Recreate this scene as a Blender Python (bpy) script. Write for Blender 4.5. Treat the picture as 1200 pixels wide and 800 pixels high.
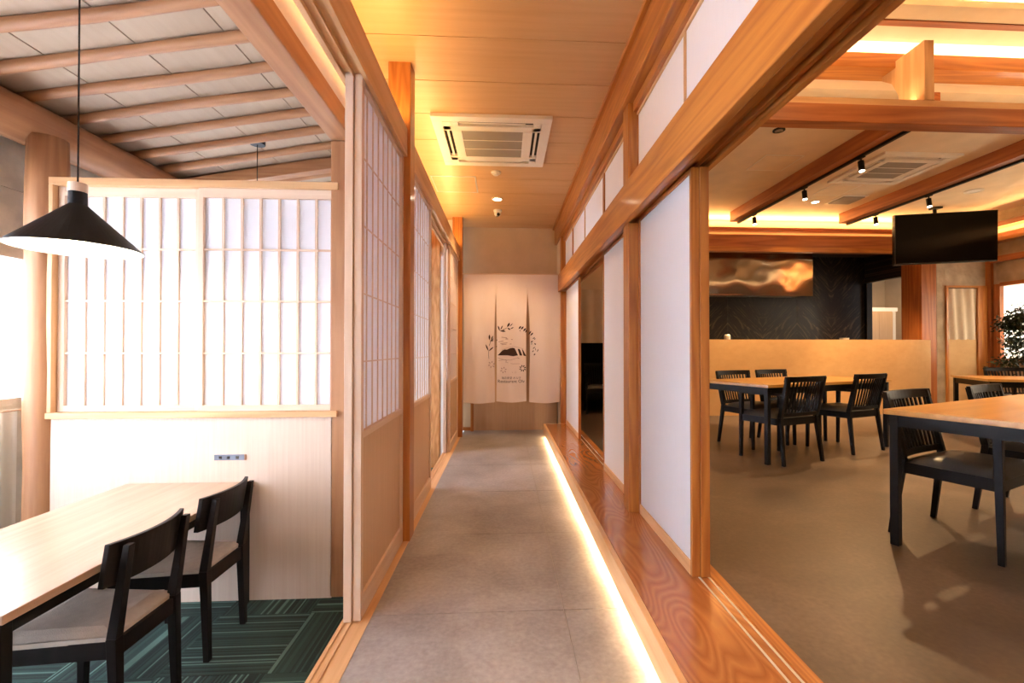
import bpy, bmesh, math, random
from mathutils import Vector, Matrix
from math import sin, cos, pi, radians as R, sqrt, atan2

for o in list(bpy.data.objects):
    bpy.data.objects.remove(o, do_unlink=True)
S = bpy.context.scene
COL = S.collection
random.seed(7)

# ------------------------------------------------------------------ camera
F = 540.0                       # focal length in pixels of the 1200 x 800 frame
YAW, PITCH, EYE = 30 / 540.0, 5 / 540.0, 1.22
cd = bpy.data.cameras.new('camera'); cam = bpy.data.objects.new('camera', cd); COL.objects.link(cam)
cd.sensor_width = 36; cd.sensor_fit = 'HORIZONTAL'; cd.lens = F / 1200 * 36
fw = Vector((sin(YAW) * cos(PITCH), cos(YAW) * cos(PITCH), sin(PITCH)))
cam.rotation_euler = fw.to_track_quat('-Z', 'Y').to_euler()
cam.location = (0, 0, EYE)
cd.shift_x = -21.03 / 1200; cd.shift_y = 4.0 / 1200
cd.clip_start = 0.02
S.camera = cam

# ------------------------------------------------------------------ world, exposure, big lights
w = bpy.data.worlds.new('world'); S.world = w; w.use_nodes = True
w.node_tree.nodes['Background'].inputs[0].default_value = (0.85, 0.92, 1.0, 1)
w.node_tree.nodes['Background'].inputs[1].default_value = 1.2
S.view_settings.view_transform = 'Standard'; S.view_settings.look = 'None'
S.view_settings.exposure = 1.0; S.view_settings.gamma = 1.0
S.view_settings.use_curve_mapping = False

HALLC = (1.0, 0.64, 0.30); WARM = (1.0, 0.56, 0.20); WARM2 = (1.0, 0.66, 0.34); DAY = (0.84, 0.91, 1.0)
def area(name, loc, size, size_y, direction, power, color, spread=180):
    d = bpy.data.lights.new(name, 'AREA'); d.shape = 'RECTANGLE'; d.size = size; d.size_y = size_y
    d.energy = power; d.color = color; d.spread = R(spread)
    o = bpy.data.objects.new(name, d); COL.objects.link(o); o.location = loc
    dv = Vector(direction).normalized()
    # x axis of the lamp (size) runs along world Y when the lamp looks sideways, else along world X / Y as asked
    o.rotation_euler = dv.to_track_quat('-Z', 'Y').to_euler()
    return o
def area_axis(name, loc, along, length, width, direction, power, color, spread=180):
    """a strip lamp: its long side lies along `along`, it shines in `direction`."""
    d = bpy.data.lights.new(name, 'AREA'); d.shape = 'RECTANGLE'; d.size = length; d.size_y = width
    d.energy = power; d.color = color; d.spread = R(spread)
    o = bpy.data.objects.new(name, d); COL.objects.link(o)
    x = Vector(along).normalized(); z = -Vector(direction).normalized(); y = z.cross(x).normalized(); x = y.cross(z)
    m = Matrix((x, y, z)).transposed().to_4x4(); m.translation = loc; o.matrix_world = m
    return o
def spot(name, loc, direction, power, color, angle=70, blend=0.5, radius=0.03):
    d = bpy.data.lights.new(name, 'SPOT'); d.energy = power; d.color = color; d.spot_size = R(angle); d.spot_blend = blend
    d.shadow_soft_size = radius
    o = bpy.data.objects.new(name, d); COL.objects.link(o); o.location = loc
    o.rotation_euler = Vector(direction).to_track_quat('-Z', 'Y').to_euler()
    return o
# daylight through the two windows of the sunken rooms
area_axis('daylight_bay_one', (-3.35, 0.90, 1.25), (0, 1, 0), 4.6, 2.0, (1, 0, -0.12), 470, DAY)
area_axis('daylight_bay_two', (-3.35, 4.75, 1.2), (0, 1, 0), 2.9, 2.0, (1, 0, -0.1), 230, DAY)
# fill spots without fittings, added out of view to brighten corridor and hall
for i_, (x_, y_, p_) in enumerate(((-0.09, 2.55, 0), (-0.09, 0.9, 14), (-0.09, -1.0, 14))):
    if p_: spot('corridor_fill_spot', (x_, y_, 3.0), (0, 0, -1), p_, WARM2, 130, 0.7, 0.06)
for x_, y_ in ((2.2, 0.6), (4.2, 0.6), (6.4, 0.6), (2.2, -1.2), (4.6, -1.2), (2.4, 2.4), (4.4, 2.4), (6.4, 2.4)):
    spot('hall_fill_spot', (x_, y_, 3.72), (0, 0.1, -1), 42, HALLC, 130, 0.7, 0.08)
# cove strips
area_axis('cove_over_corridor_lintel', (-0.70, 3.2, 2.66), (0, 1, 0), 6.4, 0.03, (0.12, 0, 1), 20, (1.0, 0.60, 0.22))
area_axis('strip_below_step', (0.585, 2.6, 0.062), (0, 1, 0), 7.6, 0.02, (-0.55, 0, -0.8), 26, (1.0, 0.66, 0.33))
area_axis('cove_above_kitchen_beam', (5.3, 7.78, 3.33), (1, 0, 0), 5.4, 0.05, (0, -0.35, 1), 44, WARM)
area_axis('cove_in_kitchen_beam', (5.3, 7.66, 3.255), (1, 0, 0), 5.4, 0.03, (0, -0.3, -1), 5, WARM)
area_axis('cove_on_side_wall', (8.14, 5.0, 3.12), (0, 1, 0), 5.4, 0.05, (-0.3, 0, 1), 34, WARM)
area_axis('cove_slot_far', (3.9, 3.78, 3.72), (1, 0, 0), 5.6, 0.06, (0, -0.25, 1), 55, (1.0, 0.74, 0.45))
area_axis('strip_on_tie_beam', (4.6, 3.49, 3.17), (1, 0, 0), 7.0, 0.03, (0, 0.35, 1), 15, WARM2)
area_axis('cove_slot_mid', (3.9, 3.05, 3.80), (1, 0, 0), 5.6, 0.06, (0, 0.0, 1), 30, (1.0, 0.74, 0.45))

# ------------------------------------------------------------------ materials
MATS = {}
def new_mat(name):
    m = bpy.data.materials.new(name); m.use_nodes = True
    MATS[name] = m
    return m, m.node_tree, m.node_tree.nodes['Principled BSDF']
def rgb(c): return (c[0], c[1], c[2], 1)
def plain(name, col, rough=0.5, metal=0.0, bump=0.0, bscale=60, var=0.06, vscale=4, spec=0.5):
    m, nt, b = new_mat(name)
    b.inputs['Specular IOR Level'].default_value = spec
    b.inputs['Roughness'].default_value = rough; b.inputs['Metallic'].default_value = metal
    tc = nt.nodes.new('ShaderNodeTexCoord')
    n = nt.nodes.new('ShaderNodeTexNoise'); n.inputs['Scale'].default_value = vscale; n.inputs['Detail'].default_value = 5
    nt.links.new(tc.outputs['Object'], n.inputs['Vector'])
    r = nt.nodes.new('ShaderNodeValToRGB')
    r.color_ramp.elements[0].position = 0.3; r.color_ramp.elements[1].position = 0.7
    r.color_ramp.elements[0].color = rgb([c * (1 - var) for c in col]); r.color_ramp.elements[1].color = rgb([min(1, c * (1 + var)) for c in col])
    nt.links.new(n.outputs['Fac'], r.inputs['Fac']); nt.links.new(r.outputs['Color'], b.inputs['Base Color'])
    if bump:
        n2 = nt.nodes.new('ShaderNodeTexNoise'); n2.inputs['Scale'].default_value = bscale; n2.inputs['Detail'].default_value = 4
        nt.links.new(tc.outputs['Object'], n2.inputs['Vector'])
        bp = nt.nodes.new('ShaderNodeBump'); bp.inputs['Strength'].default_value = bump; bp.inputs['Distance'].default_value = 0.01
        nt.links.new(n2.outputs['Fac'], bp.inputs['Height']); nt.links.new(bp.outputs['Normal'], b.inputs['Normal'])
    return m
def wood(name, light, dark, axis='Y', rough=0.45, fine=34, coarse=5, stretch=0.06, contrast=0.5, rings=0.35, coat=0.0, world=False, ringn=14, spec=0.5):
    """long grain along `axis`: stretched noise for the streaks plus a warped band pattern for the figure."""
    m, nt, b = new_mat(name); L = nt.links.new
    tc = nt.nodes.new('ShaderNodeTexCoord'); mp = nt.nodes.new('ShaderNodeMapping')
    sc = [1, 1, 1]; sc['XYZ'.index(axis)] = stretch
    mp.inputs['Scale'].default_value = sc
    oi = nt.nodes.new('ShaderNodeObjectInfo')
    ad = nt.nodes.new('ShaderNodeVectorMath'); ad.operation = 'ADD'
    mu = nt.nodes.new('ShaderNodeMath'); mu.operation = 'MULTIPLY'; mu.inputs[1].default_value = 9.0
    L(oi.outputs['Random'], mu.inputs[0])
    if world:
        g = nt.nodes.new('ShaderNodeNewGeometry'); L(g.outputs['Position'], ad.inputs[0])
    else:
        L(tc.outputs['Object'], ad.inputs[0])
    L(mu.outputs[0], ad.inputs[1]); L(ad.outputs[0], mp.inputs['Vector'])
    n1 = nt.nodes.new('ShaderNodeTexNoise'); n1.inputs['Scale'].default_value = fine; n1.inputs['Detail'].default_value = 6; n1.inputs['Roughness'].default_value = 0.65
    L(mp.outputs[0], n1.inputs['Vector'])
    n2 = nt.nodes.new('ShaderNodeTexNoise'); n2.inputs['Scale'].default_value = coarse; n2.inputs['Detail'].default_value = 2
    L(mp.outputs[0], n2.inputs['Vector'])
    m1 = nt.nodes.new('ShaderNodeMath'); m1.operation = 'MULTIPLY'; m1.inputs[1].default_value = ringn; L(n2.outputs['Fac'], m1.inputs[0])
    fr = nt.nodes.new('ShaderNodeMath'); fr.operation = 'PINGPONG'; fr.inputs[1].default_value = 1.0; L(m1.outputs[0], fr.inputs[0])
    mx = nt.nodes.new('ShaderNodeMix'); mx.data_type = 'FLOAT'; mx.inputs[0].default_value = rings
    L(n1.outputs['Fac'], mx.inputs[2]); L(fr.outputs[0], mx.inputs[3])
    r = nt.nodes.new('ShaderNodeValToRGB')
    r.color_ramp.elements[0].position = 0.5 - contrast / 2; r.color_ramp.elements[0].color = rgb(dark)
    r.color_ramp.elements[1].position = 0.5 + contrast / 2; r.color_ramp.elements[1].color = rgb(light)
    L(mx.outputs[0], r.inputs['Fac']); L(r.outputs['Color'], b.inputs['Base Color'])
    b.inputs['Specular IOR Level'].default_value = spec
    b.inputs['Roughness'].default_value = rough; b.inputs['Coat Weight'].default_value = coat; b.inputs['Coat Roughness'].default_value = 0.12
    bp = nt.nodes.new('ShaderNodeBump'); bp.inputs['Strength'].default_value = 0.08; bp.inputs['Distance'].default_value = 0.004
    L(n1.outputs['Fac'], bp.inputs['Height']); L(bp.outputs['Normal'], b.inputs['Normal'])
    return m
def paper(name, col, trans=0.5):
    m, nt, b = new_mat(name); nt.nodes.remove(b)
    out = nt.nodes['Material Output']
    d = nt.nodes.new('ShaderNodeBsdfDiffuse'); t = nt.nodes.new('ShaderNodeBsdfTranslucent'); mx = nt.nodes.new('ShaderNodeMixShader')
    tc = nt.nodes.new('ShaderNodeTexCoord'); mp = nt.nodes.new('ShaderNodeMapping'); mp.inputs['Scale'].default_value = (40, 40, 3)
    n = nt.nodes.new('ShaderNodeTexNoise'); n.inputs['Scale'].default_value = 3; n.inputs['Detail'].default_value = 6
    r = nt.nodes.new('ShaderNodeValToRGB'); r.color_ramp.elements[0].color = rgb([c * 0.95 for c in col]); r.color_ramp.elements[1].color = rgb(col)
    nt.links.new(tc.outputs['Object'], mp.inputs[0]); nt.links.new(mp.outputs[0], n.inputs['Vector']); nt.links.new(n.outputs['Fac'], r.inputs[0])
    for s in (d, t): nt.links.new(r.outputs[0], s.inputs[0])
    mx.inputs[0].default_value = trans
    nt.links.new(d.outputs[0], mx.inputs[1]); nt.links.new(t.outputs[0], mx.inputs[2]); nt.links.new(mx.outputs[0], out.inputs[0])
    return m
def emit(name, col, strength):
    m, nt, b = new_mat(name)
    b.inputs['Base Color'].default_value = rgb(col); b.inputs['Emission Color'].default_value = rgb(col); b.inputs['Emission Strength'].default_value = strength
    return m

# dark structural timber of the corridor's stepped side, per grain axis
for ax in 'XYZ':
    wood('cedar_' + ax, (0.55, 0.215, 0.042), (0.35, 0.105, 0.018), ax, rough=0.38, coat=0.25, ringn=24)
    wood('hinoki_' + ax, (0.74, 0.46, 0.23), (0.58, 0.31, 0.135), ax, rough=0.5)
    wood('pale_' + ax, (0.80, 0.62, 0.47), (0.70, 0.49, 0.34), ax, rough=0.55, contrast=0.6)
    wood('room_beam_' + ax, (0.46, 0.15, 0.040), (0.26, 0.068, 0.016), ax, rough=0.42)
    wood('log_' + ax, (0.47, 0.235, 0.105), (0.34, 0.145, 0.06), ax, rough=0.5)
wood('ceiling_board', (0.70, 0.44, 0.215), (0.59, 0.34, 0.15), 'X', rough=0.4, fine=26, coarse=4, contrast=0.7, rings=0.2)
wood('roof_board', (0.50, 0.385, 0.275), (0.41, 0.30, 0.205), 'Y', rough=0.7, fine=22, contrast=0.8, rings=0.15)
wood('kick_board', (0.76, 0.62, 0.51), (0.64, 0.48, 0.37), 'Z', rough=0.5, fine=90, coarse=8, stretch=0.02, contrast=0.7, rings=0.1)
wood('tan_board', (0.70, 0.47, 0.28), (0.60, 0.37, 0.20), 'Z', rough=0.5, fine=90, coarse=8, stretch=0.03, contrast=0.6, rings=0.15)
wood('tread', (0.52, 0.215, 0.070), (0.33, 0.115, 0.034), 'Y', rough=0.22, fine=60, coarse=2.6, stretch=0.22, contrast=0.8, rings=0.6, coat=0.5, ringn=80)
wood('fascia', (0.85, 0.52, 0.26), (0.66, 0.34, 0.14), 'Y', rough=0.35, coat=0.2)
wood('table_oak', (0.62, 0.43, 0.30), (0.48, 0.30, 0.19), 'Y', rough=0.3, fine=40, coarse=3, contrast=0.5, rings=0.3, coat=0.2)
wood('table_oak_x', (0.70, 0.385, 0.105), (0.57, 0.28, 0.062), 'X', rough=0.3, fine=40, coarse=3, contrast=0.5, rings=0.3, coat=0.2)
wood('dark_oak', (0.012, 0.008, 0.008), (0.006, 0.004, 0.004), 'Z', rough=0.45, spec=0.22)
wood('black_oak', (0.006, 0.0055, 0.0065), (0.003, 0.003, 0.0035), 'Z', rough=0.4, spec=0.18)
wood('knotty_pine', (0.72, 0.40, 0.17), (0.50, 0.22, 0.07), 'Z', rough=0.5, coarse=8, stretch=0.2)
wood('counter_plaster', (0.66, 0.40, 0.18), (0.58, 0.34, 0.14), 'X', rough=0.75, fine=12, coarse=2, stretch=0.6, rings=0.1)
paper('washi', (0.95, 0.95, 0.98), 0.50)
paper('washi_warm', (0.98, 0.96, 0.98), 0.50)
paper('noren_cloth', (0.86, 0.74, 0.68), 0.18)
paper('sheer', (0.92, 0.90, 0.84), 0.5)
plain('plaster', (0.80, 0.74, 0.64), 0.85, bump=0.25, bscale=40)
plain('plaster_white', (0.88, 0.86, 0.82), 0.85, bump=0.1)
plain('plaster_grey', (0.66, 0.62, 0.54), 0.9, bump=0.8, bscale=9, var=0.2, vscale=6)
plain('plaster_cream', (0.66, 0.50, 0.33), 0.85, bump=0.1)
plain('room_ceiling', (0.78, 0.63, 0.45), 0.9, bump=0.15, bscale=90)
plain('plaster_stone', (0.40, 0.30, 0.20), 0.9, bump=0.8, bscale=9, var=0.22, vscale=5)
plain('seat_fabric', (0.50, 0.43, 0.36), 0.85, bump=0.3, bscale=300, var=0.08, vscale=30)
plain('seat_vinyl', (0.10, 0.095, 0.085), 0.38, var=0.08)
plain('black_metal', (0.006, 0.006, 0.0065), 0.42, spec=0.2)
plain('black_plastic', (0.012, 0.011, 0.011), 0.25)
plain('screen_glass', (0.004, 0.0035, 0.003), 0.2, spec=0.06)
plain('white_plastic', (0.82, 0.76, 0.66), 0.4, var=0.02)
plain('white_enamel', (0.95, 0.93, 0.88), 0.5, var=0.01)
plain('grey_plastic', (0.17, 0.20, 0.26), 0.45)
plain('filter_mesh', (0.30, 0.26, 0.21), 0.6)
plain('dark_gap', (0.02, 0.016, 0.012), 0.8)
plain('rail_metal', (0.72, 0.68, 0.62), 0.3, metal=0.5)
plain('ink', (0.055, 0.028, 0.028), 0.9)
plain('ink_pale', (0.50, 0.37, 0.34), 0.9)
plain('bark', (0.12, 0.075, 0.04), 0.85, bump=0.6, bscale=30)
plain('leaf', (0.016, 0.032, 0.012), 0.4, var=0.3, vscale=12)
plain('pot', (0.30, 0.28, 0.25), 0.6)
plain('soil', (0.05, 0.035, 0.025), 0.95, bump=0.8)
plain('cloth_shade', (0.60, 0.47, 0.33), 0.9)
emit('led_warm', (1.0, 0.68, 0.34), 9)
emit('led_bulb', (1.0, 0.86, 0.66), 14)

def stone(name, a, b_, c, rough, bump=0.04):
    m, nt, b = new_mat(name); L = nt.links.new
    g = nt.nodes.new('ShaderNodeNewGeometry')
    n1 = nt.nodes.new('ShaderNodeTexNoise'); n1.inputs['Scale'].default_value = 1.7; n1.inputs['Detail'].default_value = 9; n1.inputs['Roughness'].default_value = 0.62; n1.inputs['Distortion'].default_value = 0.4
    n2 = nt.nodes.new('ShaderNodeTexNoise'); n2.inputs['Scale'].default_value = 45; n2.inputs['Detail'].default_value = 4
    L(g.outputs['Position'], n1.inputs['Vector']); L(g.outputs['Position'], n2.inputs['Vector'])
    mx = nt.nodes.new('ShaderNodeMix'); mx.data_type = 'FLOAT'; mx.inputs[0].default_value = 0.25
    L(n1.outputs['Fac'], mx.inputs[2]); L(n2.outputs['Fac'], mx.inputs[3])
    r = nt.nodes.new('ShaderNodeValToRGB'); r.color_ramp.elements[0].position = 0.33; r.color_ramp.elements[1].position = 0.68
    r.color_ramp.elements[0].color = rgb(a); r.color_ramp.elements[1].color = rgb(c); e = r.color_ramp.elements.new(0.5); e.color = rgb(b_)
    L(mx.outputs[0], r.inputs[0]); L(r.outputs[0], b.inputs['Base Color'])
    mr = nt.nodes.new('ShaderNodeMapRange'); mr.inputs[3].default_value = rough - 0.08; mr.inputs[4].default_value = rough + 0.1
    L(n1.outputs['Fac'], mr.inputs[0]); L(mr.outputs[0], b.inputs['Roughness'])
    bp = nt.nodes.new('ShaderNodeBump'); bp.inputs['Strength'].default_value = bump; L(n2.outputs['Fac'], bp.inputs['Height']); L(bp.outputs[0], b.inputs['Normal'])
    return m
stone('floor_stone', (0.20, 0.183, 0.178), (0.32, 0.298, 0.292), (0.47, 0.445, 0.44), 0.34)
stone('room_stone', (0.055, 0.040, 0.032), (0.100, 0.072, 0.055), (0.165, 0.122, 0.096), 0.40)
plain('grout', (0.50, 0.46, 0.42), 0.9)

def carpet(name, axis):
    m, nt, b = new_mat(name); L = nt.links.new
    tc = nt.nodes.new('ShaderNodeTexCoord'); sx = nt.nodes.new('ShaderNodeSeparateXYZ'); L(tc.outputs['Object'], sx.inputs[0])
    ma = nt.nodes.new('ShaderNodeMath'); ma.operation = 'MULTIPLY'; ma.inputs[1].default_value = 110
    L(sx.outputs['XYZ'.index(axis)], ma.inputs[0])
    fl = nt.nodes.new('ShaderNodeMath'); fl.operation = 'FLOOR'; L(ma.outputs[0], fl.inputs[0])
    oi = nt.nodes.new('ShaderNodeObjectInfo'); m2 = nt.nodes.new('ShaderNodeMath'); m2.operation = 'MULTIPLY_ADD'; m2.inputs[1].default_value = 91.0
    L(oi.outputs['Random'], m2.inputs[0]); L(fl.outputs[0], m2.inputs[2])
    wn = nt.nodes.new('ShaderNodeTexWhiteNoise'); wn.noise_dimensions = '1D'; L(m2.outputs[0], wn.inputs['W'])
    r = nt.nodes.new('ShaderNodeValToRGB'); r.color_ramp.interpolation = 'CONSTANT'
    r.color_ramp.elements[0].position = 0; r.color_ramp.elements[0].color = (0.012, 0.028, 0.024, 1)
    r.color_ramp.elements.remove(r.color_ramp.elements[1])
    for p, c in ((0.3, (0.022, 0.052, 0.043)), (0.55, (0.034, 0.080, 0.064)), (0.86, (0.15, 0.26, 0.215))):
        e = r.color_ramp.elements.new(p); e.color = rgb(c)
    L(wn.outputs['Value'], r.inputs[0])
    n = nt.nodes.new('ShaderNodeTexNoise'); n.inputs['Scale'].default_value = 420; L(tc.outputs['Object'], n.inputs['Vector'])
    mx = nt.nodes.new('ShaderNodeMix'); mx.data_type = 'RGBA'; mx.blend_type = 'MULTIPLY'; mx.inputs[0].default_value = 0.5
    L(r.outputs[0], mx.inputs[6]); L(n.outputs['Fac'], mx.inputs[7]); L(mx.outputs[2], b.inputs['Base Color'])
    b.inputs['Roughness'].default_value = 0.95
    bp = nt.nodes.new('ShaderNodeBump'); bp.inputs['Strength'].default_value = 0.5; bp.inputs['Distance'].default_value = 0.004
    L(n.outputs['Fac'], bp.inputs['Height']); L(bp.outputs[0], b.inputs['Normal'])
carpet('carpet_x', 'X'); carpet('carpet_y', 'Y')

def marble():
    m, nt, b = new_mat('black_marble'); L = nt.links.new
    tc = nt.nodes.new('ShaderNodeTexCoord'); sx = nt.nodes.new('ShaderNodeSeparateXYZ'); L(tc.outputs['Object'], sx.inputs[0])
    ab = nt.nodes.new('ShaderNodeMath'); ab.operation = 'PINGPONG'; ab.inputs[1].default_value = 0.9; L(sx.outputs[0], ab.inputs[0])
    cb = nt.nodes.new('ShaderNodeCombineXYZ'); L(ab.outputs[0], cb.inputs[0]); L(sx.outputs[2], cb.inputs[2])
    mp = nt.nodes.new('ShaderNodeMapping'); mp.inputs['Rotation'].default_value = (0, R(-40), 0)
    L(cb.outputs[0], mp.inputs[0])
    mp2 = nt.nodes.new('ShaderNodeMapping'); mp2.inputs['Scale'].default_value = (7.0, 1, 1.0)
    L(mp.outputs[0], mp2.inputs[0])
    n = nt.nodes.new('ShaderNodeTexNoise'); n.inputs['Scale'].default_value = 2.4; n.inputs['Detail'].default_value = 9; n.inputs['Distortion'].default_value = 2.2
    L(mp2.outputs[0], n.inputs['Vector'])
    r = nt.nodes.new('ShaderNodeValToRGB'); r.color_ramp.elements[0].position = 0.52; r.color_ramp.elements[0].color = (0.010, 0.009, 0.009, 1)
    r.color_ramp.elements[1].position = 0.82; r.color_ramp.elements[1].color = (0.16, 0.115, 0.07, 1)
    L(n.outputs['Fac'], r.inputs[0]); L(r.outputs[0], b.inputs['Base Color']); b.inputs['Roughness'].default_value = 0.35
marble()
def steel():
    m, nt, b = new_mat('brushed_steel'); L = nt.links.new
    b.inputs['Metallic'].default_value = 1; b.inputs['Roughness'].default_value = 0.10; b.inputs['Base Color'].default_value = (0.45, 0.37, 0.28, 1)
    tc = nt.nodes.new('ShaderNodeTexCoord'); n = nt.nodes.new('ShaderNodeTexNoise'); n.inputs['Scale'].default_value = 1.9; n.inputs['Detail'].default_value = 0.5
    L(tc.outputs['Object'], n.inputs['Vector'])
    bp = nt.nodes.new('ShaderNodeBump'); bp.inputs['Strength'].default_value = 0.22; bp.inputs['Distance'].default_value = 0.12
    L(n.outputs['Fac'], bp.inputs['Height']); L(bp.outputs[0], b.inputs['Normal'])
steel()

# ------------------------------------------------------------------ mesh helpers
def M(n): return MATS[n]
class MB:
    def __init__(self): self.v = []; self.f = []
    def box(self, x0, x1, y0, y1, z0, z1):
        b = len(self.v)
        self.v += [(x0, y0, z0), (x1, y0, z0), (x1, y1, z0), (x0, y1, z0), (x0, y0, z1), (x1, y0, z1), (x1, y1, z1), (x0, y1, z1)]
        self.f += [(b, b + 3, b + 2, b + 1), (b + 4, b + 5, b + 6, b + 7), (b, b + 1, b + 5, b + 4), (b + 1, b + 2, b + 6, b + 5), (b + 2, b + 3, b + 7, b + 6), (b + 3, b, b + 4, b + 7)]
        return self
    def hexa(self, bot, top):
        """bot/top: four points each, counter-clockwise seen from above"""
        b = len(self.v); self.v += [tuple(p) for p in bot] + [tuple(p) for p in top]
        self.f += [(b + 3, b + 2, b + 1, b), (b + 4, b + 5, b + 6, b + 7)] + [(b + i, b + (i + 1) % 4, b + 4 + (i + 1) % 4, b + 4 + i) for i in range(4)]
        return self
    def leg(self, p0, p1, a0, a1, b0=None, b1=None):
        """tapered square bar from p0 (bottom) to p1 (top), half sizes a0,a1 in x and b0,b1 in y"""
        b0 = a0 if b0 is None else b0; b1 = a1 if b1 is None else b1
        q = lambda p, a, c: [(p[0] - a, p[1] - c, p[2]), (p[0] + a, p[1] - c, p[2]), (p[0] + a, p[1] + c, p[2]), (p[0] - a, p[1] + c, p[2])]
        return self.hexa(q(p0, a0, b0), q(p1, a1, b1))
    def tube(self, pts, rad, n=12, caps=True):
        pts = [Vector(p) for p in pts]; rr = rad if isinstance(rad, (list, tuple)) else [rad] * len(pts)
        base = len(self.v)
        for i, p in enumerate(pts):
            t = (pts[min(i + 1, len(pts) - 1)] - pts[max(i - 1, 0)]).normalized()
            a = Vector((0, 0, 1)) if abs(t.z) < 0.9 else Vector((1, 0, 0))
            u = t.cross(a).normalized(); v = u.cross(t).normalized()
            for k in range(n):
                an = 2 * pi * k / n; self.v.append(tuple(p + (u * cos(an) + v * sin(an)) * rr[i]))
        for i in range(len(pts) - 1):
            for k in range(n):
                a = base + i * n + k; b = base + i * n + (k + 1) % n
                self.f.append((a, b, b + n, a + n))
        if caps:
            self.f.append(tuple(base + k for k in range(n))[::-1]); self.f.append(tuple(base + (len(pts) - 1) * n + k for k in range(n)))
        return self
    def lathe(self, prof, c=(0, 0, 0), n=40, capb=False, capt=False):
        base = len(self.v)
        for r_, z in prof:
            for k in range(n):
                a = 2 * pi * k / n; self.v.append((c[0] + r_ * cos(a), c[1] + r_ * sin(a), c[2] + z))
        for i in range(len(prof) - 1):
            for k in range(n):
                a = base + i * n + k; b = base + i * n + (k + 1) % n
                self.f.append((a, b, b + n, a + n))
        if capb: self.f.append(tuple(base + k for k in range(n))[::-1])
        if capt: self.f.append(tuple(base + (len(prof) - 1) * n + k for k in range(n)))
        return self
    def poly(self, pts):
        b = len(self.v); self.v += [tuple(p) for p in pts]; self.f.append(tuple(range(b, b + len(pts)))); return self
    def grid(self, fn, nu, nv):
        b = len(self.v)
        for j in range(nv + 1):
            for i in range(nu + 1): self.v.append(tuple(fn(i / nu, j / nv)))
        for j in range(nv):
            for i in range(nu):
                a = b + j * (nu + 1) + i; self.f.append((a, a + 1, a + nu + 2, a + nu + 1))
        return self
    def build(self, name, mat, parent=None, origin=None, bevel=0.0, smooth=False):
        """mesh given in world coordinates when origin is set (then stored about origin); local to the parent otherwise"""
        off = Vector(origin) if origin is not None else Vector((0, 0, 0))
        me = bpy.data.meshes.new(name)
        me.from_pydata([tuple(Vector(p) - off) for p in self.v], [], self.f); me.update()
        bm = bmesh.new(); bm.from_mesh(me); bmesh.ops.recalc_face_normals(bm, faces=bm.faces); bm.to_mesh(me); bm.free()
        me.materials.append(M(mat))
        if smooth:
            for p in me.polygons: p.use_smooth = True
        o = bpy.data.objects.new(name, me); COL.objects.link(o)
        if parent is not None: o.parent = parent
        if parent is None: o.location = off
        else:
            pass
        if bevel:
            md = o.modifiers.new('bevel', 'BEVEL'); md.width = bevel; md.segments = 2; md.limit_method = 'ANGLE'
        return o
def share(src, parent=None, loc=(0, 0, 0), rot=None):
    o = src.copy(); COL.objects.link(o); o.parent = parent; o.location = loc
    if rot is not None: o.rotation_euler = rot
    return o
def tag(o, label, cat, group=None):
    o['label'] = label; o['category'] = cat; o['kind'] = 'thing'
    if group: o['group'] = group
    return o
def empty(name, loc=(0, 0, 0), rz=0.0):
    o = bpy.data.objects.new(name, None); COL.objects.link(o); o.location = loc; o.rotation_euler = (0, 0, rz); o.empty_display_size = 0.1
    return o
def thing(name, label, cat, loc=(0, 0, 0), rz=0.0, group=None): return tag(empty(name, loc, rz), label, cat, group)
def struct(name, mb, mat, label=None, bevel=0.0, smooth=False, origin=None):
    o = mb.build(name, mat, None, origin, bevel, smooth); o['kind'] = 'structure'
    if label: o['label'] = label
    return o
def sempty(name, loc=(0, 0, 0)):
    o = empty(name, loc); o['kind'] = 'structure'; return o
def B(*a): return MB().box(*a)
def part(name, parent, mat, x0, x1, y0, y1, z0, z1, bevel=0.0):
    """box part, in its parent's coordinates; its origin is set in its middle so grain and copies stay local"""
    c = ((x0 + x1) / 2, (y0 + y1) / 2, (z0 + z1) / 2)
    o = B(x0 - c[0], x1 - c[0], y0 - c[1], y1 - c[1], z0 - c[2], z1 - c[2]).build(name, mat, parent, bevel=bevel); o.location = c
    return o
def sbox(name, mat, x0, x1, y0, y1, z0, z1, bevel=0.0, label=None):
    c = ((x0 + x1) / 2, (y0 + y1) / 2, (z0 + z1) / 2)
    return struct(name, B(x0, x1, y0, y1, z0, z1), mat, label, bevel, origin=c)
def copy_tree(o, parent=None):
    c = o.copy(); COL.objects.link(c); c.parent = parent
    for ch in list(o.children): copy_tree(ch, c)
    return c

LF, RF = -0.305, 0.18            # floor levels of the sunken rooms and of the raised hall
CZ = 3.06                        # corridor ceiling

# ================================================================== FLOORS
fl = sbox('floor', 'grout', -0.604, 0.80, -2.2, 6.99, -0.08, -0.004)
fl_tiles = [(-0.604, 0.2775), (0.2805, 0.80)]
for xi, (xa, xb) in enumerate(fl_tiles):
    proto = None
    for k in range(-4, 6):
        ya = 2.158 + 0.91 * k + 0.0015; yb = min(ya + 0.907, 6.99)
        if ya < -1.6: continue
        o = part('tile', fl, 'floor_stone', xa - 0.098, xb - 0.098, ya - 2.395, yb - 2.395, 0.038, 0.042)
hall = sbox('floor', 'room_stone', 0.995, 8.4, -2.2, 11.2, 0.0, RF)
sunk = sbox('floor', 'dark_gap', -3.3, -0.728, -2.2, 6.99, -0.42, LF - 0.008)
c0 = ((-3.3 - 0.728) / 2, (-2.2 + 6.99) / 2, (-0.42 + LF - 0.008) / 2)
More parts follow.
